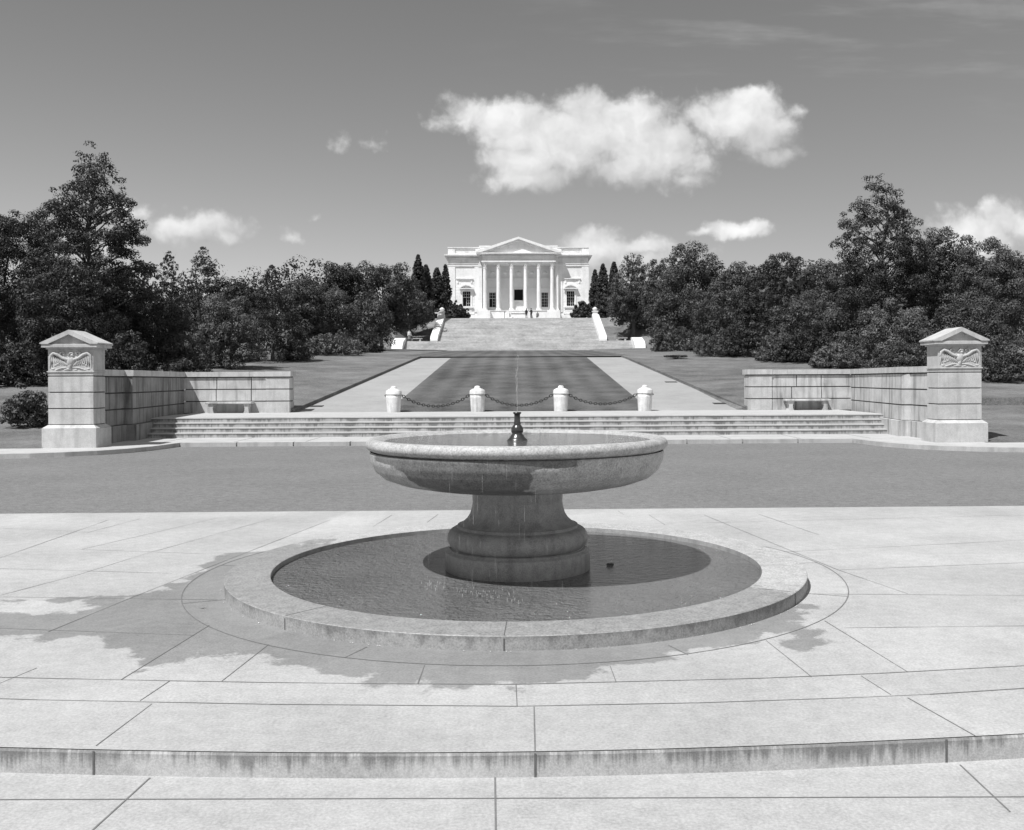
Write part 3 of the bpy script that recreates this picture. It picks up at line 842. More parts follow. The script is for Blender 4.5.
mb.build('nozzle', M['bronze'], fo)
def disc(name, r, z, mat, n=96, rings=10):
    mb = MB(); vs = [(0, 0, z)]; fs = []
    for j in range(1, rings+1):
        for k in range(n): vs.append((r*j/rings*math.cos(2*PI*k/n), r*j/rings*math.sin(2*PI*k/n), z))
    for k in range(n): fs.append((0, 1+k, 1+(k+1) % n))
    for j in range(rings-1):
        for k in range(n):
            a = 1+j*n+k; b = 1+j*n+(k+1) % n; fs.append((a, a+n, b+n, b))
    mb.add(vs, fs, 0, True); o = mb.build(name, mat, None, recalc=False); o.location = (FX, FY, 0)
    return tag(o, kind='structure')
disc('pool_water', 2.657, .062, M['water'])
disc('bowl_water', 1.482, 1.482, M['bowl_water'])
# falling drops, splashes and the thin jet
rng = random.Random(12); mb = MB()
def drop(x, y, z, r, l):
    mb.ellipsoid((x, y, z), (r, r, l), 6, 4)
for k in range(60):
    a = math.radians(-90+rng.gauss(-9, 13)); r = 1.64+rng.uniform(0, .05)
    if rng.random() < .25: a = math.radians(-90+rng.uniform(-55, 30))
    drop(FX+r*math.cos(a), FY+r*math.sin(a), rng.uniform(.1, 1.36), rng.uniform(.0003, .0006), rng.uniform(.02, .12))
for k in range(90):
    px = rng.choice([rng.gauss(432, 6), rng.uniform(455, 520), rng.gauss(503, 10), rng.gauss(470, 10)]); py = 588+(px-430)*.16+rng.gauss(0, 2.2)
    p = on_plane(px, py, .062); h = abs(rng.gauss(0, .03))
    drop(p.x, p.y, .066+h, rng.uniform(.0012, .003), rng.uniform(.004, .022))
for k in range(150):
    a = rng.uniform(0, 2*PI); p = (FX+rng.uniform(3.1, 3.3)*math.cos(a), FY-abs(3.16*math.sin(a))*1.0)
    if k < 40: drop(p[0], FY-math.sqrt(max(0, 3.15**2-(p[0]-FX)**2)), .006, .006, .004)
for k in range(120):
    t = rng.random(); s = .003+.016*t
    drop(FX+rng.gauss(0, s), FY+rng.gauss(0, s), 1.8+1.25*t, rng.uniform(.0005, .0011), rng.uniform(.008, .03))
o = mb.build('water_drops', M['drop'], None, recalc=False)
tag(o, 'bright water drops falling from the bowl and splashing in the pool', 'water spray', kind='stuff')
# dead leaf floating on the pool
p = on_plane(610, 564, .0615); mb = MB()
mb.add([(-.07, -.02, .0), (-.02, -.05, .02), (.05, -.03, .01), (.08, .02, .012), (.02, .05, .005), (-.04, .04, .014)], [(0, 1, 2, 3, 4, 5)])
mb.ellipsoid((-.03, 0, .004), (.045, .05, .014), 8, 6); mb.ellipsoid((.035, .0, .004), (.045, .045, .011), 8, 6)
o = mb.build('leaf', M['dry_leaf']); o.location = p; o.scale = (.55, .7, .2); tag(o, 'dark wet leaf floating on the pool, right of the stem', 'leaf')
for px, py in [(203, 608.3)]:
    p = on_plane(px, py); mb = MB()
    mb.add([(-.03, -.01, .002), (.0, -.02, .012), (.035, .0, .018), (.0, .018, .006)], [(0, 1, 2, 3)]); mb.add([(-.02, .0, .001), (.02, -.012, .001), (.03, .012, .001)], [(0, 1, 2)])
    o = mb.build('paper_scrap', M['sash']); o.location = p; tag(o, 'tiny white scrap lying beside the pool coping', 'litter')

# ------------------------------------------------------------------ grand staircase
W1, W2 = 16.0, 11.8
gs = thing('grand_staircase', 'wide pale stone staircase climbing from the lawn to the building', 'staircase', (0, D_ST, Z_ST))
def flight(name, hw, d0, z0, d1, z1, n):
    mb = MB()
    for k in range(n):
        a = d0+(d1-d0)*k/n; zb = z0+(z1-z0)*(k+1)/n
        mb.box(-hw, hw, a-D_ST, d1+.0-D_ST+.002*k, z0-1-Z_ST+.003*k, zb-Z_ST)
    return mb.build(name, M['far_step'], gs)
flight('lower_flight', W1, 134.0, Z_ST, 137.6, Z_LAND, 11)
mb = MB(); mb.box(-W1-2, W1+2, 3.62, 7.6, .2, Z_LAND-Z_ST); mb.build('landing', M['far_step'], gs)
flight('upper_flight', W2, 141.3, Z_LAND, D_TOP, Z_PLAT, 28)
mb = MB(); mb.box(-60, 60, D_TOP-D_ST, 60, 3, Z_PLAT-Z_ST); mb.build('platform', M['far_step'], gs)
def cheek(name, x0, x1, prof):
    mb = MB(); mb.extrude_x(prof, x0, x1); return mb.build(name, M['cheek'], gs)
for s in (-1, 1):
    # low ramped cheek with rounded head beside the lower flight
    zt = Z_LAND-Z_ST
    pr = [(-.9, -1), (-.9, .35), (-.7, .75), (-.3, 1.05), (.3, 1.35), (2.6, zt+.35), (3.2, zt+.45), (3.9, zt+.45), (3.9, -1)]
    cheek('cheek_wall', s*W1, s*(W1+1.5), pr)
    zu = Z_PLAT-Z_ST
    pr = [(6.6, 0), (6.6, zt+.4), (6.9, zt+.75), (7.5, zt+1.0), (21.0, zu+.55), (21.9, zu+.55), (21.9, 0)]
    cheek('cheek_wall', s*W2, s*(W2+1.05), pr)
    mb = MB(); x = s*(W2+.5)
    mb.box(x-.4, x+.4, 21.3, 22.1, zu, zu+1.0); mb.box(x-.5, x+.5, 21.2, 22.2, zu+1.0, zu+1.15)
    mb.lathe([(.2, zu+1.15), (.38, zu+1.35), (.42, zu+1.55), (.2, zu+1.7), (.05, zu+1.8)], x, 21.7, 12)
    mb.build('newel_post', M['cheek'], gs)
mb = MB()   # balustrade rail on the left of the upper landing
for k in range(7): mb.box(-W2-1.0-.9*k, -W2-1.25-.9*k, 21.5, 21.75, zu-.2, zu+.8)
mb.box(-W2-.9, -W2-7.2, 21.45, 21.8, zu+.8, zu+.98); mb.build('balustrade', M['cheek'], gs)
for s, lab in ((-1, 'low stone bench on the stair landing, left side beside the standing person'), (1, 'low stone bench on the stair landing, right side')):
    px = 416 if s < 0 else 621
    r = thing('landing_bench', lab, 'bench', (at(px, 340, 139.4).x, 139.4, Z_LAND), 0, 'benches on the stair landing')
    mb = MB(); mb.box(-.95, .95, -.25, .25, .40, .50, 0, .02); mb.build('seat', M['kerb'], r)
    for t in (-1, 1):
        mb = MB(); mb.box(t*.6-.12, t*.6+.12, -.2, .2, 0, .40, 0, .02); mb.build('leg', M['kerb'], r)

# ------------------------------------------------------------------ the memorial building
YW = 172.0; S = YW/F
bx = lambda px: (px-519)*S
bz = lambda py: CAMZ+(380-py)*S
bd = thing('memorial_building', 'white marble classical building with six columned portico and pediment on the hill', 'building', (0, YW, Z_PLAT))
ZB = Z_PLAT
def bpart(name, fn, mat, parent=None):
    mb = MB(); fn(mb)
    # world -> local of the root
    mb.v = [(x, y-YW, z-ZB) for x, y, z in mb.v]
    return mb.build(name, mat, parent or bd)
def wing(s):
    X = lambda p: s*p*S                    # p: px away from the centre line
    wl, wr, wb, wt = 48.0, 56.0, bz(306), bz(291)
    def wall(mb):
        a, b = X(38.6), X(70)
        Y0, Y1 = YW, YW+.55
        top = bz(258)
        mb.box(X(38.6), X(wl), Y0, Y1, ZB, top); mb.box(X(wr), X(70), Y0, Y1, ZB, top)
        mb.box(X(wl), X(wr), Y0, Y1, ZB, wb); mb.box(X(wl), X(wr), Y0, Y1, wt, top)
        mb.box(X(38.6), X(70), Y1, YW+14, ZB, top)
        # corner pilasters, base mouldings, panel mouldings
        mb.box(X(63.2), X(69.8), Y0-.12, Y0-.002, bz(312), bz(266)); mb.box(X(69.9), X(70.5), Y0-.1, Y0+.9, bz(312), bz(266))
        mb.box(X(38.8), X(44), Y0-.12, Y0-.002, bz(312), bz(266))
        mb.box(X(38.7), X(70.8), Y0-.25, Y0-.003, ZB, bz(314.8)); mb.box(X(44.5), X(70.4), Y0-.16, Y0-.004, bz(314), bz(311.8))
        # masonry courses: shallow drafted joints are the gaps between slabs
        for k in range(11):
            z0 = bz(311-3.0*k); z1 = z0+3.0*S-.03
            if z1 > bz(279.6): break
            for u, v in ((44.2, 46.4), (57.6, 63.0)): mb.box(X(u), X(v), Y0-.035, Y0-.003, z0, z1)
    bpart('wing_wall', wall, M['marble'])
    def orders(mb):
        Y0 = YW
        mb.box(X(38.7), X(70.6), Y0-.16, Y0+.3, bz(266.2), bz(264)); mb.box(X(38.7), X(70.9), Y0-.24, Y0+.3, bz(264), bz(263.5))
        mb.box(X(46), X(61.5), Y0-.10, Y0-.003, bz(280.5), bz(279)); mb.box(X(45.4), X(62.2), Y0-.24, Y0-.002, bz(279), bz(278))
        mb.box(X(46.3), X(47.6), Y0-.14, Y0-.004, bz(283), bz(280.6)); mb.box(X(60), X(61.3), Y0-.14, Y0-.004, bz(283), bz(280.6))
    bpart('string_course', orders, M['marble'])
    def cornice(mb):
        Y0 = YW
        mb.box(X(38.7), X(70.7), Y0-.22, YW+14.1, bz(258.6), bz(257.6)); mb.box(X(38.7), X(72.6), Y0-.58, YW+14.4, bz(256.9), bz(255.8))
        mb.box(X(38.7), X(73.8), Y0-.78, YW+14.6, bz(255.8), bz(254.6))
        n = 26
        for k in range(n):
            a = 39.5+(71.5-39.5)*k/(n-1); mb.box(X(a), X(a+.62), Y0-.48, Y0-.1, bz(257.6), bz(256.92))
    bpart('cornice', cornice, M['marble'])
    def parapet(mb):
        Y0 = YW-.05
        mb.box(X(38.8), X(70.3), Y0, Y0+.5, bz(254.7), bz(253.2))
        for u, v in ((38.8, 43), (63.4, 70.3)): mb.box(X(u), X(v), Y0+.002, Y0+.5, bz(253.2), bz(247.8))
        mb.box(X(43), X(63.4), Y0+.01, Y0+.45, bz(249), bz(247.9))
        mb.box(X(38.6), X(70.6), Y0-.08, Y0+.6, bz(247.8), bz(247.1))
        n = 17
        for k in range(n):
            a = 44+(62.4-44)*k/(n-1); mb.lathe([(.07, bz(253.2)), (.13, bz(252)), (.06, bz(250.6)), (.09, bz(249))], X(a), Y0+.22, 8)
        mb.box(X(69.5), X(70.3), Y0+.5, YW+13, bz(254.7), bz(247.8))
        mb.box(X(43), X(63.4), Y0+2, Y0+2.3, bz(254.7), bz(249))
    bpart('parapet', parapet, M['marble'])
    def hood(mb):
        xc = X(52); w = 6.9*S; z0 = bz(288.2); h = 3.9*S; n = 14
        pts = [(xc-w+2*w*k/n, z0+h*math.sin(PI*k/n)**.8) for k in range(n+1)]
        pin = [(xc-w*.8+2*w*.8*k/n, z0+.02+h*.62*math.sin(PI*k/n)**.8) for k in range(n+1)]
        mb.extrude_y(pts, YW-.25, YW-.004)
        for k in range(n):
            a, b, c, d = pts[k], pts[k+1], pin[k+1], pin[k]
            mb.extrude_y([a, b, c, d], YW-.62, YW-.251)
        mb.box(xc-w, xc+w, YW-.62, YW-.003, z0-.16, z0-.002)
        for t in (-1, 1): mb.box(xc+t*(w-.1), xc+t*(w-.42), YW-.34, YW-.003, bz(292), z0-.162)
    bpart('window_hood', hood, M['marble'])
    def trim(mb):
        Y0 = YW
        for u, v in ((wl-1.6, wl-.02), (wr+.02, wr+1.6)): mb.box(X(u), X(v), Y0-.12, Y0-.005, wb, wt+.25)
        mb.box(X(wl), X(wr), Y0-.12, Y0-.005, wt+.01, wt+.25)
        mb.box(X(wl-2.4), X(wr+2.4), Y0-.3, Y0-.002, wb-.3, wb-.01); mb.box(X(wl-1.2), X(wr+1.2), Y0-.1, Y0-.002, bz(311.5), wb-.31)
    bpart('window_surround', trim, M['marble'])
    window(X(wl), X(wr), wb, wt, YW+.3, s < 0)
def window(x0, x1, z0, z1, y, open_left):
    if x0 > x1: x0, x1 = x1, x0
    w = x1-x0; h = z1-z0
    def fr(mb):
        for k, t in ((0, .06), (1, .028), (2, .05), (3, .028), (4, .06)):
            c = x0+w*k/4
            a, b = (c-t/2, c+t/2) if 0 < k < 4 else ((c, c+t) if k == 0 else (c-t, c))
            mb.box(a, b, y, y+.07, z0+(h*.0 if k != 1 or not open_left else h*.58), z1)
        for k, t in ((0, .07), (1, .028), (2, .028), (3, .07), (4, .028), (5, .07)):
            c = z0+h*k/5
            a = x0+(w*.5 if open_left and k in (1, 2) else 0)
            mb.box(a, x1, y-.012, y+.06, c-t/2 if k else c, c+t/2 if k < 5 else c)
    f = bpart('window', fr, M['sash'])
    bpart('pane', lambda mb: mb.box(x0+.01, x1-.01, y+.1, y+.16, z0+.01, z1-.01), M['glass'], f)
wing(-1); wing(1)
PD = 1.0
def col_x(k): return (-33.4, -20.05, -6.95, 6.95, 20.05, 33.4)[k]*S
YC = YW-PD+.05
zbase, zcapb, zcapt = bz(311), bz(269.3), bz(264.3)
# podium and porch floor
def podium(mb):
    mb.box(-40*S, 40*S, YC-.75, YW+2.6, ZB, zbase-.06); mb.box(-40.6*S, 40.6*S, YC-.85, YW-.26, zbase-.06, zbase+.02)
    for k in range(5): mb.box(-9*S, 9*S, YC-.8-.4*(5-k), YC-.8-.4*(4-k), ZB, ZB+(zbase-ZB)*(k+1)/6)
    for s in (-1, 1):
        mb.box(s*9.2*S, s*12*S, YC-2.9, YC-.86, ZB, zbase-.3)
        mb.box(s*28*S, s*41*S, YC-1.5, YC-.86, ZB, zbase-.01)
bpart('podium', podium, M['marble'])
# columns: one built, five copied
def make_column():
    mb = MB(); r0 = 1.95*S
    fl = lambda a: 1-.035*abs(math.sin(a*10))
    mb.box(-r0*1.4, r0*1.4, -r0*1.4, r0*1.4, 0, .14)
    mb.lathe([(r0*1.36, .14), (r0*1.4, .2), (r0*1.3, .27), (r0*1.15, .31), (r0*1.25, .37), (r0*1.05, .42)], n=24, cap_bot=False)
    b = mb.build('base', M['marble'], None)
    mb = MB(); H = zcapb-zbase
    mb.lathe([(r0, .42), (r0*.99, H*.35), (r0*.95, H*.65), (r0*.86, H)], n=60, cap_bot=False, ripple=fl); sh = mb.build('shaft', M['marble'], None)
    mb = MB(); h = zcapt-zcapb
    mb.lathe([(r0*.9, H), (r0*.95, H+.04), (r0*.86, H+.08), (r0*.9, H+h*.5), (r0*1.15, H+h*.85)], n=24)
    for row, (zz, rr, n) in enumerate(((.05, .98, 8), (.34, 1.02, 8), (.62, 1.12, 8))):
        for k in range(n):
            a = 2*PI*(k+.5*row)/n; c, s_ = math.cos(a), math.sin(a); r1 = r0*rr
            mb.tube([(r1*.9*c, r1*.9*s_, H+h*zz), (r1*1.02*c, r1*1.02*s_, H+h*(zz+.16)), (r1*1.22*c, r1*1.22*s_, H+h*(zz+.24)), (r1*1.25*c, r1*1.25*s_, H+h*(zz+.18))], [.06, .07, .05, .03], 6)
    mb.box(-r0*1.35, r0*1.35, -r0*1.35, r0*1.35, H+h*.87, H+h*.995)
    cp = mb.build('capital', M['marble'], None)
    return b, sh, cp
cb, cs, cc_ = make_column()
# each column is one part: its shaft carries base and capital
for k in range(6):
    sh = cs if k == 0 else cs.copy()
    if k: COL.objects.link(sh)
    sh.name = 'column'; sh.parent = bd; sh.location = (col_x(k), YC-YW, zbase-ZB)
    for src, nm in ((cb, 'column_base'), (cc_, 'capital')):
        c = src if k == 0 else src.copy()
        if k: COL.objects.link(c)
        c.name = nm; c.parent = sh; c.location = (0, 0, .02 if False else 0)
def antae(mb, ss):
    for s in ss:
        mb.box(s*36.4*S, s*39.6*S, YC+.35, YW+2.6, zbase+.02, zcapt)
        mb.box(s*36.0*S, s*40*S, YC+.3, YC+.9, zbase+.02, zbase+.4); mb.box(s*36.0*S, s*40*S, YC+.28, YC+.9, bz(267), zcapt-.002)
for q_ in (-1, 1): bpart('anta', lambda mb: antae(mb, (q_,)), M['marble'])
YB = YW+2.5
def backwall(mb):
    Y0, Y1 = YB, YB+.5
    holes = [(-30, -23, bz(306), bz(291)), (-4.4, 4.4, bz(299.3), bz(288)), (23, 30, bz(306), bz(291))]
    xs = [-36.4, -30, -23, -4.4, 4.4, 23, 30, 36.4]; top = bz(262)
    for a, b in zip(xs[:-1], xs[1:]):
        hh = [h for h in holes if h[0] == a]
        if hh:
            mb.box(a*S, b*S, Y0, Y1, ZB, hh[0][2]); mb.box(a*S, b*S, Y0, Y1, hh[0][3], top)
        else: mb.box(a*S, b*S, Y0, Y1, ZB, top)
    mb.box(-36.4*S, 36.4*S, Y0-.14, Y0-.003, bz(277.2), bz(276.2)); mb.box(-36.4*S, 36.4*S, Y0-.1, Y0-.003, bz(287), bz(286.3))
    mb.box(-36.4*S, 36.4*S, Y0-.16, Y0-.003, bz(266), bz(264.5))
    for c in (-26.5, -13.4, 0, 13.4, 26.5):
        for t in (-3.2, 2.2): mb.box((c+t)*S, (c+t+1)*S, Y0-.06, Y0-.003, bz(275), bz(268))
        mb.ellipsoid((c*S, Y0-.02, bz(271)), (.42, .12, .3), 10, 6)
        mb.box((c-3.2)*S, (c+3.2)*S, Y0-.07, Y0-.003, bz(268), bz(267.3))
    mb.box(-36.4*S, 36.4*S, YB+.9, YB+8, ZB, top)
bpart('porch_back_wall', backwall, M['porch_marble'])
window(-30*S, -23*S, bz(306), bz(291), YB+.25, True); window(23*S, 30*S, bz(306), bz(291), YB+.25, False)
d_ = bpart('doorway', lambda mb: (mb.box(-5.4*S, -4.42*S, YB-.12, YB-.004, bz(299.3), bz(287.2)), mb.box(4.42*S, 5.4*S, YB-.12, YB-.004, bz(299.3), bz(287.2)),
                                  mb.box(-4.4*S, 4.4*S, YB-.12, YB-.004, bz(287.95), bz(287.2))), M['marble'])
bpart('pane', lambda mb: mb.box(-4.39*S, 4.39*S, YB+.3, YB+.4, bz(299.2), bz(288.1)), M['glass'], d_)
bpart('door_balcony', lambda mb: (mb.box(-6.4*S, 6.4*S, YB-1.0, YB-.005, bz(300.6), bz(299.5)), mb.box(-5.2*S, 5.2*S, YB-.75, YB-.006, zbase-.05, bz(300.62))), M['marble'])
def entab(mb):
    hw = 35.9; yf = YC-.42
    mb.box(-hw*S, hw*S, yf, YW+3.0, bz(264.25), bz(262.9)); mb.box(-hw*S-.16, hw*S+.16, yf-.2, YW+.3, bz(262.9), bz(261.6))
    mb.box(-hw*S+.02, hw*S-.02, yf+.02, YW+3.0, bz(261.6), bz(256.2))
    mb.box(-hw*S, hw*S, yf-.04, YW+2.9, bz(257.2), bz(256.2))
    n = 40
    for k in range(n):
        a = -hw+(2*hw-.9)*k/(n-1); mb.box(a*S, (a+.9)*S, yf-.3, yf, bz(256.2), bz(255.5))
    mb.box(-40.2*S, 40.2*S, yf-.5, YW-.003, bz(255.5), bz(254.9)); mb.box(-41.6*S, 41.6*S, yf-.7, YW-.003, bz(254.9), bz(253.9))
    for s in (-1, 1): mb.box(s*36*S, s*39.4*S, YC+.3, YW+1, bz(264.1), bz(255.6))
bpart('entablature', entab, M['marble'])
def pediment(mb):
    yf = YC-.42; zb_, za = bz(253.9), bz(238.6); hw = 42*S
    mb.extrude_y([(-hw+.5, zb_), (hw-.5, zb_), (0, za-.25)], yf-.02, YW+4)
    for s in (-1, 1):
        mb.extrude_y([(s*hw, zb_), (s*hw, zb_+.28), (0, za+.05), (0, za-.34), (s*(hw-.75), zb_+.002)], yf-.75, YW+4.02)
        mb.extrude_y([(s*(hw-.75), zb_+.003), (0, za-.34), (0, za-.62), (s*(hw-1.6), zb_+.003)], yf-.4, yf-.03)
bpart('pediment', pediment, M['marble'])
bpart('attic', lambda mb: (mb.box(-39*S, 39*S, YW+.6, YW+9, bz(255), bz(245.9)), mb.box(-39.4*S, 39.4*S, YW+.5, YW+9.2, bz(245.9), bz(245.2))), M['marble'])
bpart('rear_block', lambda mb: mb.box(-60*S, 60*S, YW+14, YW+30, ZB, bz(256)), M['marble'])
# the low tomb block on the platform
tb = thing('tomb', 'low white marble tomb block on the platform before the portico', 'tomb', (at(518.5, 316, 158.5).x, 158.5, Z_PLAT))
mb = MB(); mb.box(-1.5, 1.5, -1, 1, 0, .35, 0, .02); mb.build('base', M['marble'], tb)
mb = MB(); mb.box(-1.15, 1.15, -.7, .7, .35, .95, 0, .02); mb.build('block', M['marble'], tb)
mb = MB(); mb.box(-1.25, 1.25, -.8, .8, .955, 1.12, 0, .03); mb.build('lid', M['marble'], tb)
for px, lab in ((504.7, 'small dark stanchion standing left of the tomb'), (511, 'small pale stanchion standing beside the tomb')):
    mb = MB(); mb.lathe([(.16, 0), (.16, .05), (.05, .1), (.045, 1.0), (.08, 1.05), (.08, 1.12), (.0, 1.18)], n=12, cap_top=False)
    o = mb.build('stanchion', M['iron'] if px < 510 else M['cheek']); o.location = (at(px, 316, 157.2).x, 157.2, Z_PLAT); tag(o, lab, 'stanchion')

# ------------------------------------------------------------------ people
def person(label, loc, rz, h, torso, legs, seed, hat=True, skirt=False, arms=((.24, .05, .8), (-.24, .02, .8)), seated=False):
    r = thing('person', label, 'person', loc, rz)
    k = h/1.7
    V = {}; verts = []; edges = []; rad = []
    def v(n, p, rr): V[n] = len(verts); verts.append(tuple(c*k for c in p)); rad.append(rr*k)
    def e(a, b): edges.append((V[a], V[b]))
    dz = -.42 if seated else 0
    v('pel', (0, 0, .92+dz), .14); v('wst', (0, 0, 1.08+dz), .13); v('cst', (0, -.01, 1.30+dz), .16); v('nk', (0, 0, 1.46+dz), .06); v('hd', (0, -.02, 1.58+dz), .095); v('tp', (0, -.01, 1.68+dz), .06)
    for a, b in (('pel', 'wst'), ('wst', 'cst'), ('cst', 'nk'), ('nk', 'hd'), ('hd', 'tp')): e(a, b)
    for s, n in ((1, 'l'), (-1, 'r')):
        ar = arms[0] if s > 0 else arms[1]
        v('sh'+n, (s*.18, 0, 1.40+dz), .065); v('el'+n, (s*.23, .03-ar[1]*.5, 1.12+dz), .048); v('wr'+n, (ar[0], -ar[1]-.03, ar[2]+.1+dz), .035); v('ha'+n, (ar[0], -ar[1]-.06, ar[2]+dz), .04)
        e('cst', 'sh'+n); e('sh'+n, 'el'+n); e('el'+n, 'wr'+n); e('wr'+n, 'ha'+n)
        if seated:
            v('kn'+n, (s*.11, -.44, .48), .07); v('an'+n, (s*.11, -.42, .08), .05); v('to'+n, (s*.12, -.56, .04), .04)
        else:
            v('kn'+n, (s*.10, -.03, .50), .065); v('an'+n, (s*.11, .02, .08), .045); v('to'+n, (s*.13, -.12, .04), .04)
        v('hp'+n, (s*.09, 0 if not seated else -.05, .86+dz), .10)
        e('pel', 'hp'+n); e('hp'+n, 'kn'+n); e('kn'+n, 'an'+n); e('an'+n, 'to'+n)
    me = bpy.data.meshes.new('body'); me.from_pydata(verts, edges, []); o = bpy.data.objects.new('body', me); COL.objects.link(o); o.parent = r
    md = o.modifiers.new('skin', 'SKIN')
    if not me.skin_vertices: me.attributes.new('skin', 'FLOAT', 'POINT') if False else None
    sv = me.skin_vertices[0].data if me.skin_vertices else None
    if sv is not None:
        for i, rr in enumerate(rad): sv[i].radius = (rr, rr); sv[i].use_root = (i == 0)
    o.modifiers.new('sub', 'SUBSURF').levels = 1
    o.modifiers['sub'].render_levels = 1
    dg = bpy.context.evaluated_depsgraph_get()
    em = bpy.data.meshes.new_from_object(o.evaluated_get(dg)); o.modifiers.clear(); o.data = em
    for m in (M['skin'], torso, legs): em.materials.append(m) if m.name not in [q.name if q else '' for q in em.materials] else None
    idx = {m.name: i for i, m in enumerate(em.materials)}
    for p in em.polygons:
        z = p.center.z/k-dz; p.use_smooth = True
        p.material_index = idx[legs.name] if (z < .95 and abs(p.center.x) < .21*k) else idx[torso.name] if z < 1.45 and not (z < .86) else idx['skin']
    # clothing and hair as children
    mb = MB(); mb.lathe([(0.19*k, (.86+dz)*k), (.175*k, (1.0+dz)*k), (.165*k, (1.1+dz)*k), (.20*k, (1.3+dz)*k), (.19*k, (1.40+dz)*k), (.08*k, (1.47+dz)*k)], n=16, cap_bot=False)
    mb.v = [(x, y*.72, z) for x, y, z in mb.v]; mb.build('jacket', torso, r)
    if skirt:
        mb = MB(); mb.lathe([(.26*k, .38*k), (.22*k, .7*k), (.18*k, .98*k)], n=16, cap_bot=False); mb.build('skirt', legs, r)
    mb = MB()
    if hat:
        mb.lathe([(.15*k, (1.655+dz)*k), (.15*k, (1.665+dz)*k), (.1*k, (1.67+dz)*k), (.095*k, (1.75+dz)*k), (.05*k, (1.78+dz)*k)], 0, -.01, 14); mb.build('hat', M['cloth_dark'], r)
    else:
        mb.ellipsoid((0, .015*k, (1.64+dz)*k), (.105*k, .11*k, .09*k)); mb.build('hair', M['hair'], r)
    return r
person('person in dark suit and hat standing at the stair top, left of the pair', (at(526.4, 316, 157.0).x, 157.0, Z_PLAT), .4, 1.62, M['cloth_dark'], M['cloth_dark'], 1)
person('person in dark clothes at the stair top with one arm raised', (at(531.2, 316, 156.6).x, 156.6, Z_PLAT), -.5, 1.62, M['cloth_dark'], M['cloth_dark'], 2, arms=((.24, .05, .8), (-.42, .22, 1.35)))
person('person in grey clothes sitting at the stair top, right of the standing pair', (at(537.6, 316, 156.9).x, 156.9, Z_PLAT), -.2, 1.5, M['cloth_grey'], M['cloth_dark'], 3, hat=False, seated=True)
person('person in pale top and dark skirt standing on the landing beside left shrubs', (at(409.3, 335, 138.9).x, 138.9, Z_LAND), .2, 1.68, M['cloth_pale'], M['cloth_grey'], 4, hat=False, skirt=True)

# ------------------------------------------------------------------ trees
def leaf_mesh(name, C, Rr, per, leaf, rng, mat, parent, up=.35, flat=.8, slim=.5):
    C = np.asarray(C, float); Rr = np.asarray(Rr, float)
    idx = np.repeat(np.arange(len(C)), per); n = len(idx)
    d = rng.normal(size=(n, 3)); d[:, 2] += up; d /= np.linalg.norm(d, axis=1)[:, None]
    rad = (rng.uniform(.3, 1, n)**.45)*Rr[idx]*rng.uniform(.9, 1.1, n)
    p = C[idx]+d*rad[:, None]*np.array([1, 1, flat])
    nr = d*1.5+rng.normal(size=(n, 3))*.42+np.array([0, 0, .3]); nr /= np.linalg.norm(nr, axis=1)[:, None]
    t = np.cross(nr, rng.normal(size=(n, 3))); t /= np.linalg.norm(t, axis=1)[:, None]
    t[:, 2] -= .25; b = np.cross(nr, t); b /= np.linalg.norm(b, axis=1)[:, None]
    L = leaf*rng.uniform(.6, 1.35, n)[:, None]
    v = np.stack([p+t*L*.5, p+b*L*slim*.5+t*L*.08, p-t*L*.5, p-b*L*slim*.5+t*L*.08], 1).reshape(-1, 3)
    me = bpy.data.meshes.new(name); me.vertices.add(4*n); me.vertices.foreach_set('co', v.astype(np.float32).ravel())
    me.loops.add(4*n); me.loops.foreach_set('vertex_index', np.arange(4*n, dtype=np.int32))
    me.polygons.add(n); me.polygons.foreach_set('loop_start', np.arange(0, 4*n, 4, dtype=np.int32)); 
    me.update(calc_edges=True); me.materials.append(mat)
    o = bpy.data.objects.new(name, me); COL.objects.link(o); o.parent = parent
    return o

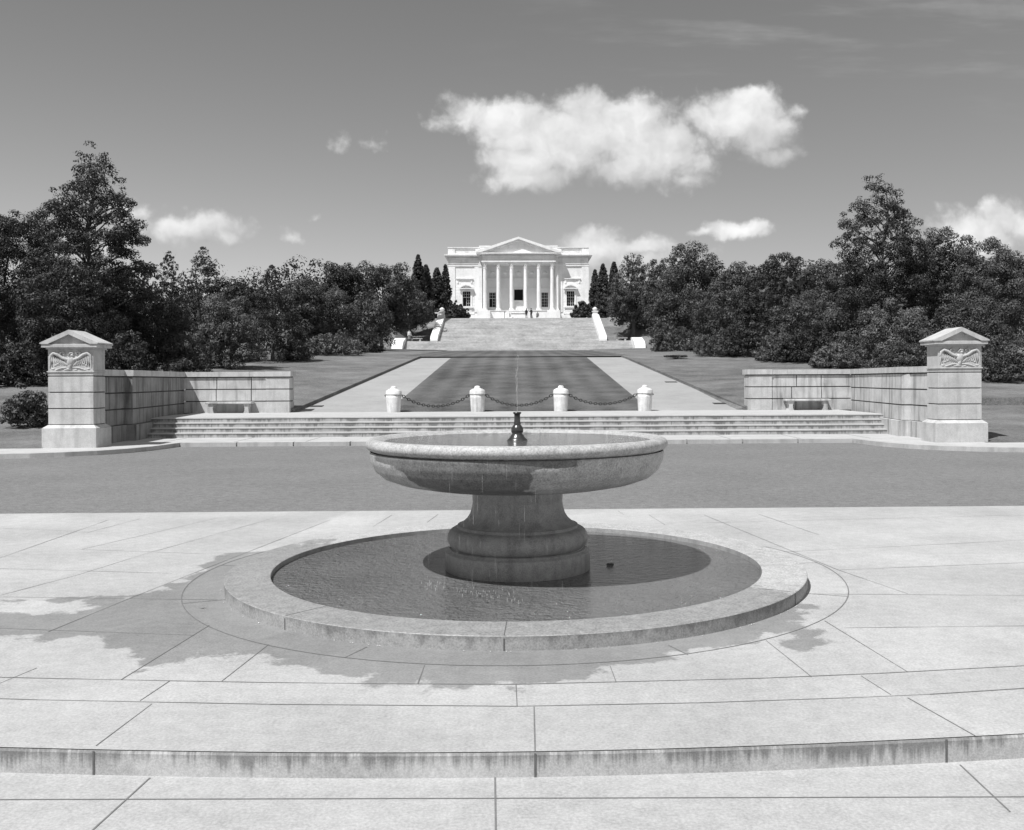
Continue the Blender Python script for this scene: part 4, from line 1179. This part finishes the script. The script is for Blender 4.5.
def lobes(rng, k=7, amp=1.0):
    D = rng.normal(size=(k, 3)); D /= np.linalg.norm(D, axis=1)[:, None]; A = rng.uniform(.1, .34, k)
    return D, A*amp
def envelope(kind, n, H, W, rng):
    """clump centres inside a crown of height H (from the ground) and half width W"""
    out = []
    if kind in ('round', 'shrub', 'tall', 'mass'):
        z0 = {'round': .12, 'shrub': .0, 'tall': .06, 'mass': .02}[kind]*H
        c = z0+(H-z0)*.5; hb = (H-z0)*.5
        D, A = lobes(rng, 9, 1.7 if kind == 'shrub' else 1.15)
        while len(out) < n:
            d = rng.normal(size=3); d /= np.linalg.norm(d)
            r = (.78 if kind != 'shrub' else .62)+float(np.max(np.maximum(0, D@d-.55)*A)*2.0)
            r = min(r, 1.12)
            q = rng.uniform(.12, 1)**.38*r
            x, y, z = d*q
            wz = 1.0
            if kind == 'tall': wz = np.clip(1.12-.62*((z+1)/2)**1.6, .25, 1.0)
            if kind == 'shrub': z = abs(z)*1.9-.95; wz = 1.15
            if kind == 'mass' and z < 0: wz = 1/np.sqrt(max(.12, 1-min(.98, z*z)))*.96 if abs(z) < .85 else 1.0
            out.append((x*W*wz, y*W*wz, c+z*hb))
    elif kind in ('cone', 'cypress', 'fir'):
        while len(out) < n:
            t = rng.uniform(0, 1)**(1.25 if kind == 'cone' else .95 if kind == 'fir' else 1.0)
            if kind == 'cypress': prof = (np.sin(PI*min(1, t*.55+.22))**.9)*(1-t)**.45*1.35
            elif kind == 'fir': prof = (1-t)**.62*(.7+.38*abs(np.sin(t*15+rng.uniform(0, .5))))
            else: prof = (1-t)**.6
            a = rng.uniform(0, 2*PI); q = rng.uniform(.2, 1)**.5
            lob = (1+.18*np.sin(3*a+H)+.12*np.sin(5*a+2*H+6*t)) if kind != 'cypress' else 1.0
            r = W*prof*q*lob
            z = .03*H+t*H*.97-(.05*H*q*prof if kind == 'fir' else 0)
            out.append((r*np.cos(a), r*np.sin(a), z))
    return np.array(out)

def trunk_mesh(parent, H, W, C, rng, nl, r0, bare=(), top=.86):
    mb = MB()
    pts = []; x = y = 0.0
    for k in range(7):
        pts.append((x, y, H*top*k/6)); x += rng.normal()*.012*H; y += rng.normal()*.012*H
    rr = [r0*(1.25 if k == 0 else 1)*(1-.93*k/6)+.012 for k in range(7)]
    mb.tube(pts, rr, 8)
    def ptz(z):
        t = min(max(z/(H*top)*6, 0), 5.999); i = int(t); f = t-i
        return Vector(pts[i]).lerp(Vector(pts[i+1]), f), rr[i]*(1-f)+rr[i+1]*f
    sel = rng.choice(len(C), size=min(nl, len(C)), replace=False)
    ends = [Vector(C[i]) for i in sel]+[Vector(b) for b in bare]
    for e in ends:
        hd = math.hypot(e.x, e.y); zs = max(.12*H, min(.78*H, e.z-hd*rng.uniform(.45, .9)))
        s, rs = ptz(zs); m = s.lerp(e, .5)+Vector((rng.normal()*.04*W, rng.normal()*.04*W, .06*hd))
        m2 = s.lerp(e, .8)+Vector((rng.normal()*.04*W, rng.normal()*.04*W, .05*hd))
        a = min(rs*.6, .02*(e-s).length+.015)
        mb.tube([s, m, m2, e], [a, a*.62, a*.4, a*.12], 5)
        for q in range(2):
            f = rng.uniform(.45, .9); b0_ = s.lerp(m, f) if f < .5 else m.lerp(e, f-.3)
            e2 = b0_+Vector((rng.normal()*.14*W, rng.normal()*.14*W, abs(rng.normal())*.04*H+.01*H))*.8
            mb.tube([b0_, (b0_+e2)/2+Vector((0, 0, .02*H)), e2], [a*.4, a*.25, a*.08], 4)
    return mb.build('trunk', M['bark'], parent, recalc=False)

def tree(name, cat, label, kind, px, top, hw, d, seed, mat='leaf_dark', leaf=None, dens=1.0, group=None, cl=1.0, bare=(), sink=0.0):
    rng = np.random.default_rng(seed)
    P = at(px, top, d); gz = ground(P.x, d)-.05-sink
    H = P.z-gz; W = hw*d/F
    r = thing(name, label, cat, (P.x, d, gz), 0, group)
    mpp = d/F
    lf = leaf or max(.12, mpp*1.9)
    csz = {'round': .20, 'mass': .20, 'tall': .15, 'shrub': .2, 'cone': .2, 'fir': .16, 'cypress': .42}[kind]*cl
    vol = W*W*H
    rc = csz*min(W, H*.5)
    n = int(np.clip(1.15*(W*W*4+W*H*6)/(rc*rc*3.0)*dens, 24, 420))
    C = envelope(kind, n, H, W, rng)
    Rr = rc*rng.uniform(.45, 1.35, n)
    if kind in ('cone', 'fir', 'cypress'):
        Rr = Rr*np.clip(1.15-C[:, 2]/H, .22, 1)**.7
        C[:, 2] = np.minimum(C[:, 2], H-Rr*.5)
    if kind == 'tall':
        Rr = Rr*np.clip(1.25-.75*C[:, 2]/H, .4, 1)
    C[:, 2] = np.maximum(C[:, 2], .25)
    tot_leaf_area = lf*lf*.5*.5
    per = np.clip((6.5*Rr*Rr/tot_leaf_area*.5).astype(int), 14, 1100)
    if kind == 'cypress' or cat == 'bush': per = per*3
    if kind == 'tall': per = (per*np.clip(1.2-.75*np.clip((C[:, 2]/H-.45)/.5, 0, 1), .3, 1)).astype(int)
    o = leaf_mesh('crown', C, Rr, per, lf, rng, M[mat], r, flat=.7 if kind in ('fir', 'tall') else .85, slim=.42 if kind in ('fir', 'cypress', 'cone') else .55)
    nl = {'round': 26, 'mass': 18, 'tall': 60, 'shrub': 12, 'cone': 10, 'fir': 26, 'cypress': 4}[kind]
    trunk_mesh(r, H, W, C, rng, nl, max(.05, H*.02), bare, top=.88 if kind == 'tall' else .8 if kind in ('fir', 'cone', 'cypress') else .70)
    return r
GL, GR = 'trees on the left of the lawn', 'trees on the right of the lawn'
T = [
 # left side
 ('tall_tree', 'tree', 'tallest left tree, dark with a narrow ragged top, above the left pier', 'tall', 90, 130, 66, 54, 11, 'leaf_dark', GL),
 ('broadleaf_tree', 'tree', 'dark tree at the left picture edge behind the tallest tree', 'mass', 4, 200, 50, 60, 12, 'leaf_dark', GL),
 ('fir_tree', 'tree', 'small pointed conifer just right of the tallest left tree', 'fir', 169, 251, 27, 63, 13, 'leaf_dark', GL),
 ('fir_tree', 'tree', 'broad pointed conifer below the left cloud', 'fir', 203, 247, 42, 70, 14, 'leaf_dark', GL),
 ('hemlock_tree', 'tree', 'dark drooping hemlock standing at the edge of the left lawn', 'fir', 272, 265, 37, 72, 15, 'leaf_dark', GL),
 ('broadleaf_tree', 'tree', 'pale leafy young tree between left wall and dark hemlock', 'mass', 228, 296, 33, 64, 16, 'leaf_pale', GL),
 ('broadleaf_tree', 'tree', 'dark tree directly above the left stone bench', 'mass', 152, 292, 38, 58, 17, 'leaf_dark', GL),
 ('broadleaf_tree', 'tree', 'dark low tree behind the left gate pier', 'mass', 62, 262, 46, 50, 18, 'leaf_dark', GL),
 ('broadleaf_tree', 'tree', 'mid grey tree rising behind the dark hemlock', 'round', 303, 272, 26, 95, 19, 'leaf_mid', GL),
 ('broadleaf_tree', 'tree', 'round topped tree highest in the middle of the left wood', 'round', 340, 255, 28, 112, 20, 'leaf_dark', GL),
 ('broadleaf_tree', 'tree', 'broad pale crowned tree left of the thin cypresses', 'round', 381, 256, 34, 122, 21, 'leaf_mid', GL),
 ('broadleaf_tree', 'tree', 'wide rounded tree leaning over the left stair cheek', 'mass', 410, 289, 27, 146, 22, 'leaf_mid', GL),
 ('broadleaf_tree', 'tree', 'dark rounded tree left of the person on the landing', 'mass', 364, 292, 29, 110, 23, 'leaf_mid', GL),
 ('broadleaf_tree', 'tree', 'mid grey bushy tree above the pale shrub on the left lawn', 'mass', 330, 288, 34, 98, 24, 'leaf_mid', GL),
 ('shrub', 'shrub', 'pale bushy shrub at the edge of the left lawn', 'shrub', 328, 326, 30, 82, 25, 'leaf_pale', GL),
 ('shrub', 'shrub', 'low dark shrub right of the pale shrub near the stair foot', 'shrub', 362, 328, 22, 96, 26, 'leaf_dark', GL),
 ('broadleaf_tree', 'tree', 'distant dark tree seen between the two left conifers', 'round', 238, 275, 30, 92, 27, 'leaf_dark', GL),
 ('shrub', 'shrub', 'pale undergrowth shrub showing above the corner of the left wall', 'shrub', 188, 330, 26, 56, 28, 'leaf_mid', GL),
 ('shrub', 'shrub', 'leafy hedge bush left of the left gate pier', 'shrub', 30, 376, 24, 36, 29, 'leaf_mid', GL),
 ('shrub', 'shrub', 'dark undergrowth bush just right of the left gate pier', 'shrub', 122, 318, 30, 46, 30, 'leaf_dark', GL),
 ('shrub', 'shrub', 'dark evergreen bush below the tallest left tree, above the wall', 'shrub', 100, 300, 34, 52, 31, 'leaf_dark', GL),
 ('shrub', 'shrub', 'dark bush at the left picture edge below the trees', 'shrub', 8, 330, 40, 50, 32, 'leaf_dark', GL),
 # cypresses beside the building
 ('cypress', 'tree', 'tallest narrow cypress left of the building', 'cypress', 418, 255, 7.5, 150, 41, 'leaf_dark', 'cypresses beside the building'),
 ('cypress', 'tree', 'shorter narrow cypress touching the tallest left cypress', 'cypress', 426, 265, 7, 152, 42, 'leaf_dark', 'cypresses beside the building'),
 ('cypress', 'tree', 'narrow cypress midway between tallest cypress and building', 'cypress', 437, 268, 7.5, 160, 43, 'leaf_dark', 'cypresses beside the building'),
 ('cypress', 'tree', 'narrow cypress against the left corner of the building', 'cypress', 445.5, 265, 5.5, 165, 44, 'leaf_dark', 'cypresses beside the building'),
 ('cypress', 'tree', 'narrow cypress against the right corner of the building', 'cypress', 595, 270, 5.5, 166, 45, 'leaf_dark', 'cypresses beside the building'),
 ('cypress', 'tree', 'taller narrow cypress right of the building before the cloud', 'cypress', 603, 264, 6.5, 162, 46, 'leaf_dark', 'cypresses beside the building'),
 ('cypress', 'tree', 'narrow cypress partly behind the conical right tree', 'cypress', 614, 262, 6, 158, 47, 'leaf_dark', 'cypresses beside the building'),
 ('clipped_bush', 'bush', 'round dark bush at the left top corner of the stairs', 'shrub', 456, 302, 11.5, 157.5, 48, 'leaf_dark', 'round bushes at the stair top'),
 ('clipped_bush', 'bush', 'round dark bush at the right top corner of the stairs', 'shrub', 584, 301, 11.5, 157.5, 49, 'leaf_dark', 'round bushes at the stair top'),
 # right side
 ('broadleaf_tree', 'tree', 'conical leafy tree nearest the building on the right', 'tall', 633, 246, 27, 142, 61, 'leaf_mid', GR),
 ('broadleaf_tree', 'tree', 'broad rounded tree highest in the middle of the right wood', 'round', 690, 246, 36, 122, 62, 'leaf_mid', GR),
 ('broadleaf_tree', 'tree', 'mid grey tree between conical tree and broad right tree', 'round', 660, 260, 22, 130, 63, 'leaf_mid', GR),
 ('broadleaf_tree', 'tree', 'rounded tree in the dip of the right treeline', 'round', 738, 260, 32, 116, 64, 'leaf_mid', GR),
 ('broadleaf_tree', 'tree', 'dark round topped tree below the small right cloud', 'round', 784, 255, 30, 108, 65, 'leaf_dark', GR),
 ('broadleaf_tree', 'tree', 'mid grey tree left of the tallest right tree', 'round', 824, 260, 28, 92, 66, 'leaf_mid', GR),
 ('broadleaf_tree', 'tree', 'spreading bushy tree overhanging the right stair cheek', 'mass', 633, 284, 32, 146, 67, 'leaf_mid', GR),
 ('broadleaf_tree', 'tree', 'bushy mid grey tree right of the overhanging stair tree', 'mass', 676, 288, 32, 112, 68, 'leaf_mid', GR),
 ('broadleaf_tree', 'tree', 'bushy tree in the centre of the right wood front', 'mass', 722, 288, 34, 98, 69, 'leaf_mid', GR),
 ('broadleaf_tree', 'tree', 'dark bushy tree behind the right lawn sprig', 'mass', 762, 294, 32, 86, 70, 'leaf_dark', GR),
 ('broadleaf_tree', 'tree', 'large pale bushy tree above the right stone bench', 'mass', 806, 292, 38, 80, 71, 'leaf_mid', GR),
 ('tall_tree', 'tree', 'tallest right tree, dark feathery crown above the treeline', 'tall', 883, 167, 56, 64, 72, 'leaf_dark', GR),
 ('broadleaf_tree', 'tree', 'slim dark tree behind the right gate pier', 'round', 942, 220, 32, 66, 73, 'leaf_mid', GR),
 ('broadleaf_tree', 'tree', 'mid grey tree at the right picture edge', 'round', 992, 236, 40, 62, 74, 'leaf_mid', GR),
 ('broadleaf_tree', 'tree', 'pale bushy tree left of the right gate pier', 'mass', 896, 300, 38, 60, 75, 'leaf_pale', GR),
 ('broadleaf_tree', 'tree', 'bushy mid grey tree below the tallest right tree', 'mass', 852, 296, 34, 70, 76, 'leaf_mid', GR),
 ('broadleaf_tree', 'tree', 'bushy tree right of the right gate pier', 'mass', 968, 296, 44, 56, 77, 'leaf_mid', GR),
 ('shrub', 'shrub', 'low shrub beside the foot of the right stair cheek', 'shrub', 672, 322, 24, 96, 78, 'leaf_mid', GR),
 ('shrub', 'shrub', 'low leafy shrub at the edge of the right lawn, centre', 'shrub', 724, 322, 30, 78, 79, 'leaf_mid', GR),
 ('shrub', 'shrub', 'low shrub overhanging the right lawn near the wall end', 'shrub', 780, 330, 32, 70, 80, 'leaf_mid', GR),
 ('shrub', 'shrub', 'leafy shrub behind the right wall above the bench', 'shrub', 840, 330, 32, 62, 81, 'leaf_pale', GR),
 ('shrub', 'shrub', 'dark shrub behind the right wall beside the gate pier', 'shrub', 900, 334, 32, 54, 83, 'leaf_mid', GR),
 ('shrub', 'shrub', 'dark shrub at the right picture edge beyond the gate pier', 'shrub', 1008, 330, 40, 50, 84, 'leaf_mid', GR),
 ('shrub', 'shrub', 'dark shrub between two right lawn shrubs, set further back', 'shrub', 750, 318, 26, 76, 85, 'leaf_dark', GR),
 ('shrub', 'shrub', 'broad dark shrub left of the lawn wall end, behind its neighbours', 'shrub', 808, 322, 34, 68, 86, 'leaf_dark', GR),
 ('shrub', 'shrub', 'small low bush in the gap near the right stair foot', 'shrub', 698, 338, 16, 90, 87, 'leaf_mid', GR),
 ('shrub', 'shrub', 'low bush spreading over the left lawn below the dark hemlock', 'shrub', 292, 338, 22, 74, 33, 'leaf_mid', GL),
 ('shrub', 'shrub', 'mid grey bush between the pale shrub and the stair foot', 'shrub', 352, 336, 18, 88, 34, 'leaf_mid', GL),
 ('sprig', 'plant', 'small straggly plant alone on the right lawn', 'shrub', 676, 356.5, 11, 76, 82, 'leaf_mid', None),
]
for (name, cat, lab, kind, px, top, hw, d, seed, mat, grp) in T:
    kw = {}
    if kind == 'cypress': kw['dens'] = 4.0
    if cat == 'bush': kw['dens'] = 3.0
    if name == 'sprig': kw['dens'] = .2
    tree(name, cat, lab, kind, px, top, hw, d, seed, mat, group=grp, **kw)
# the far wood that closes the horizon on both sides, one mass
def far_wood():
    rng = np.random.default_rng(5); C = []; Rr = []
    for s in (-1, 1):
        for k in range(150):
            d = rng.uniform(95, 175); x = s*rng.uniform(26, 90)
            if d > 130: x = s*rng.uniform(24, 110)
            h = rng.uniform(5, 9.5)*(1 if abs(x) > 30 else .8)
            g = ground(x, d)
            for q in range(7):
                C.append((x+rng.normal()*2.2, d+rng.normal()*2.2, g+h*rng.uniform(.15, .95))); Rr.append(rng.uniform(1.2, 2.3))
    Rr = np.array(Rr); per = np.full(len(Rr), 60)
    o = leaf_mesh('far_wood', C, Rr, per, .5, rng, M['leaf_dark'], None)
    tag(o, 'dark far wood closing the view behind the nearer trees', 'wood', kind='stuff')
far_wood()

# ------------------------------------------------------------------ sky, clouds, sun, camera
SUN = Vector((-.36, -.375, .855)).normalized()
el = math.asin(SUN.z); az = math.atan2(-SUN.x, SUN.y)
w = bpy.data.worlds.new('World'); SC.world = w; w.use_nodes = True
nt = w.node_tree; bg = nt.nodes['Background']
sky = N(nt, 'ShaderNodeTexSky'); sky.sky_type = 'NISHITA'; sky.sun_disc = False
sky.sun_elevation = el; sky.sun_rotation = az; sky.altitude = 50; sky.air_density = 1.0; sky.dust_density = 0.7; sky.ozone_density = 1.0
sep = N(nt, 'ShaderNodeSeparateColor'); nt.links.new(sky.outputs[0], sep.inputs[0])
grey = math_node(nt, 'ADD', math_node(nt, 'MULTIPLY', sep.outputs[0], .74), math_node(nt, 'MULTIPLY', sep.outputs[1], .26))
tc = N(nt, 'ShaderNodeTexCoord'); sx = N(nt, 'ShaderNodeSeparateXYZ'); nt.links.new(tc.outputs['Generated'], sx.inputs[0])
yy = math_node(nt, 'MAXIMUM', sx.outputs[1], .08)
U = math_node(nt, 'DIVIDE', sx.outputs[0], yy); V_ = math_node(nt, 'DIVIDE', sx.outputs[2], yy)
uv = N(nt, 'ShaderNodeCombineXYZ'); nt.links.new(U, uv.inputs[0]); nt.links.new(V_, uv.inputs[1])
UV = uv.outputs[0]
# clouds: soft elliptical masses broken into rounded puffs
def puffs(vec, scale, detail=3.0):
    v = nt.nodes.new('ShaderNodeTexVoronoi'); v.voronoi_dimensions = '2D'; v.feature = 'SMOOTH_F1'; v.inputs['Scale'].default_value = scale
    v.inputs['Detail'].default_value = detail; v.inputs['Roughness'].default_value = .52; v.inputs['Lacunarity'].default_value = 2.15
    v.inputs['Smoothness'].default_value = .55; v.normalize = True
    nt.links.new(vec, v.inputs['Vector']); return v.outputs['Distance']
wn = N(nt, 'ShaderNodeTexNoise'); wn.noise_dimensions = '2D'; wn.inputs['Scale'].default_value = 22; wn.inputs['Detail'].default_value = 5; wn.inputs['Roughness'].default_value = .55
nt.links.new(UV, wn.inputs['Vector'])
wv = N(nt, 'ShaderNodeVectorMath'); wv.operation = 'SUBTRACT'; nt.links.new(wn.outputs['Color'], wv.inputs[0]); wv.inputs[1].default_value = (.5, .5, .5)
ws = N(nt, 'ShaderNodeVectorMath'); ws.operation = 'MULTIPLY_ADD'; nt.links.new(wv.outputs[0], ws.inputs[0]); ws.inputs[1].default_value = (.026, .020, 0); nt.links.new(UV, ws.inputs[2])
CL = [(560, 140, 80, 44, 1), (620, 128, 62, 40, 1), (598, 112, 50, 24, 1), (520, 165, 44, 24, .95), (660, 150, 48, 36, .95), (530, 178, 60, 14, .8), (625, 172, 60, 18, .85),
      (515, 122, 46, 22, .75), (470, 112, 46, 14, .42), (455, 122, 30, 14, .35),
      (742, 112, 50, 32, 1), (765, 130, 36, 30, .9), (772, 156, 30, 13, .75), (714, 118, 28, 22, .85), (690, 180, 22, 7, .5), (800, 108, 18, 12, .35), (745, 95, 34, 16, .9),
      (208, 228, 44, 18, .95), (182, 230, 44, 20, .75), (150, 212, 34, 14, .45), (228, 234, 24, 12, .85), (140, 236, 40, 16, .4),
      (600, 246, 50, 20, .95), (645, 246, 36, 12, .9), (575, 258, 40, 20, .8), (640, 262, 60, 16, .6), (733, 230, 36, 9, .85), (705, 232, 20, 6, .6),
      (344, 143, 14, 7, .08), (289, 235, 11, 8, .45), (315, 219, 7, 4, .2), (985, 242, 52, 30, .95), (1020, 225, 40, 26, .9)]
def masses(vec):
    wx = N(nt, 'ShaderNodeSeparateXYZ'); nt.links.new(vec, wx.inputs[0]); tot = None
    for (cx, cy, rx, ry, wt) in CL:
        du = math_node(nt, 'MULTIPLY', math_node(nt, 'SUBTRACT', wx.outputs[0], (cx-519)/F), F/rx)
        dv = math_node(nt, 'MULTIPLY', math_node(nt, 'SUBTRACT', wx.outputs[1], (380-cy)/F), F/ry)
        q = math_node(nt, 'ADD', math_node(nt, 'MULTIPLY', du, du), math_node(nt, 'MULTIPLY', dv, dv))
        m_ = math_node(nt, 'MULTIPLY', math_node(nt, 'SUBTRACT', 1.2, math_node(nt, 'SQRT', q)), wt)
        if tot is None: tot = m_
        else:
            sm = nt.nodes.new('ShaderNodeMath'); sm.operation = 'SMOOTH_MAX'; nt.links.new(tot, sm.inputs[0]); nt.links.new(m_, sm.inputs[1]); sm.inputs[2].default_value = .15
            tot = sm.outputs[0]
    return tot
WV = ws.outputs[0]
tot = masses(WV)
pf = puffs(WV, 19)
fine = noise(nt, UV, 60, 5, .6, '2D')
soft = noise(nt, UV, 9, 3, .5, '2D')
field = math_node(nt, 'ADD', tot, lin(nt, pf, .05, .62, .34, -.40))
field = math_node(nt, 'ADD', field, lin(nt, fine, .25, .75, -.12, .12))
field = math_node(nt, 'ADD', field, lin(nt, soft, .3, .7, -.12, .12))
dens = smooth(nt, field, .02, .60)
# light from the upper left: compare with the puffs one step towards the sun
off = N(nt, 'ShaderNodeVectorMath'); off.operation = 'ADD'; nt.links.new(WV, off.inputs[0]); off.inputs[1].default_value = (-.008, .012, 0)
pf2 = puffs(off.outputs[0], 19)
relief = math_node(nt, 'SUBTRACT', pf2, pf)
front = smooth(nt, sx.outputs[1], .1, .25)
dens = math_node(nt, 'MULTIPLY', dens, front)
wis = noise(nt, vscale(nt, UV, (3.0, 20.0, 1)), 1.6, 4, .6, '2D')
wisp = math_node(nt, 'MULTIPLY', smooth(nt, wis, .48, .8), math_node(nt, 'MULTIPLY', smooth(nt, V_, .24, .36), math_node(nt, 'MULTIPLY', smooth(nt, U, -.1, .25), .15)))
wisp = math_node(nt, 'MULTIPLY', wisp, front)
dens = math_node(nt, 'MAXIMUM', dens, wisp)
CB = 7.1
under = None      # the bases of the larger clouds turn from the sun
for (cx, cy, rx, ry) in [(585, 145, 130, 60), (748, 125, 70, 52), (195, 230, 70, 26), (620, 252, 80, 24), (990, 240, 70, 36)]:
    du = math_node(nt, 'MULTIPLY', math_node(nt, 'SUBTRACT', U, (cx-519)/F), F/rx)
    dv = math_node(nt, 'MULTIPLY', math_node(nt, 'SUBTRACT', V_, (380-cy)/F), F/ry)
    q = math_node(nt, 'ADD', math_node(nt, 'MULTIPLY', du, du), math_node(nt, 'MULTIPLY', dv, dv))
    t_ = math_node(nt, 'ADD', math_node(nt, 'MULTIPLY', dv, -.75), math_node(nt, 'MULTIPLY', du, .28))
    u_ = math_node(nt, 'MULTIPLY', smooth(nt, q, 1.0, 1.9, 1.0, 0.0), smooth(nt, t_, -.35, .95))
    under = u_ if under is None else math_node(nt, 'MAXIMUM', under, u_)
base_ = smooth(nt, tot, .15, .95, .80, .97)
cb_ = math_node(nt, 'ADD', base_, lin(nt, relief, -.22, .22, -.16, .16))
cb_ = math_node(nt, 'ADD', cb_, lin(nt, soft, .3, .7, -.09, .07))
cb_ = math_node(nt, 'SUBTRACT', cb_, math_node(nt, 'MULTIPLY', under, .30))
ccol = math_node(nt, 'MULTIPLY', cb_, CB)
mixn = N(nt, 'ShaderNodeMix'); mixn.data_type = 'FLOAT'
nt.links.new(dens, mixn.inputs[0]); nt.links.new(grey, mixn.inputs[2]); nt.links.new(ccol, mixn.inputs[3])
cmb = N(nt, 'ShaderNodeCombineColor')
for i in range(3): nt.links.new(mixn.outputs[0], cmb.inputs[i])
nt.links.new(cmb.outputs[0], bg.inputs['Color']); bg.inputs['Strength'].default_value = .09

sl = bpy.data.lights.new('sun', 'SUN'); sl.energy = 4.2; sl.angle = math.radians(.5); sl.color = (1, 1, 1)
so = bpy.data.objects.new('sun', sl); COL.objects.link(so); so.rotation_euler = SUN.to_track_quat('Z', 'Y').to_euler()

cam = bpy.data.cameras.new('camera'); co = bpy.data.objects.new('camera', cam); COL.objects.link(co)
cam.sensor_width = 36; cam.sensor_fit = 'HORIZONTAL'; cam.lens = F/1024*36
cam.shift_x = (512-CX)/1024; cam.shift_y = (CY-415)/1024
cam.clip_start = .1; cam.clip_end = 6000
mat = Matrix((( RGT.x, UPV.x, -FWD.x, CAM.x), (RGT.y, UPV.y, -FWD.y, CAM.y), (RGT.z, UPV.z, -FWD.z, CAM.z), (0, 0, 0, 1)))
co.matrix_world = mat
SC.camera = co
vs_ = SC.view_settings; SC.display_settings.display_device = 'sRGB'
vs_.view_transform = 'Standard'; vs_.look = 'None'; vs_.gamma = 1; vs_.use_curve_mapping = False; vs_.exposure = .48
SC.cycles.use_denoising = True
SC.cycles.max_bounces = 6; SC.cycles.diffuse_bounces = 3; SC.cycles.transparent_max_bounces = 8
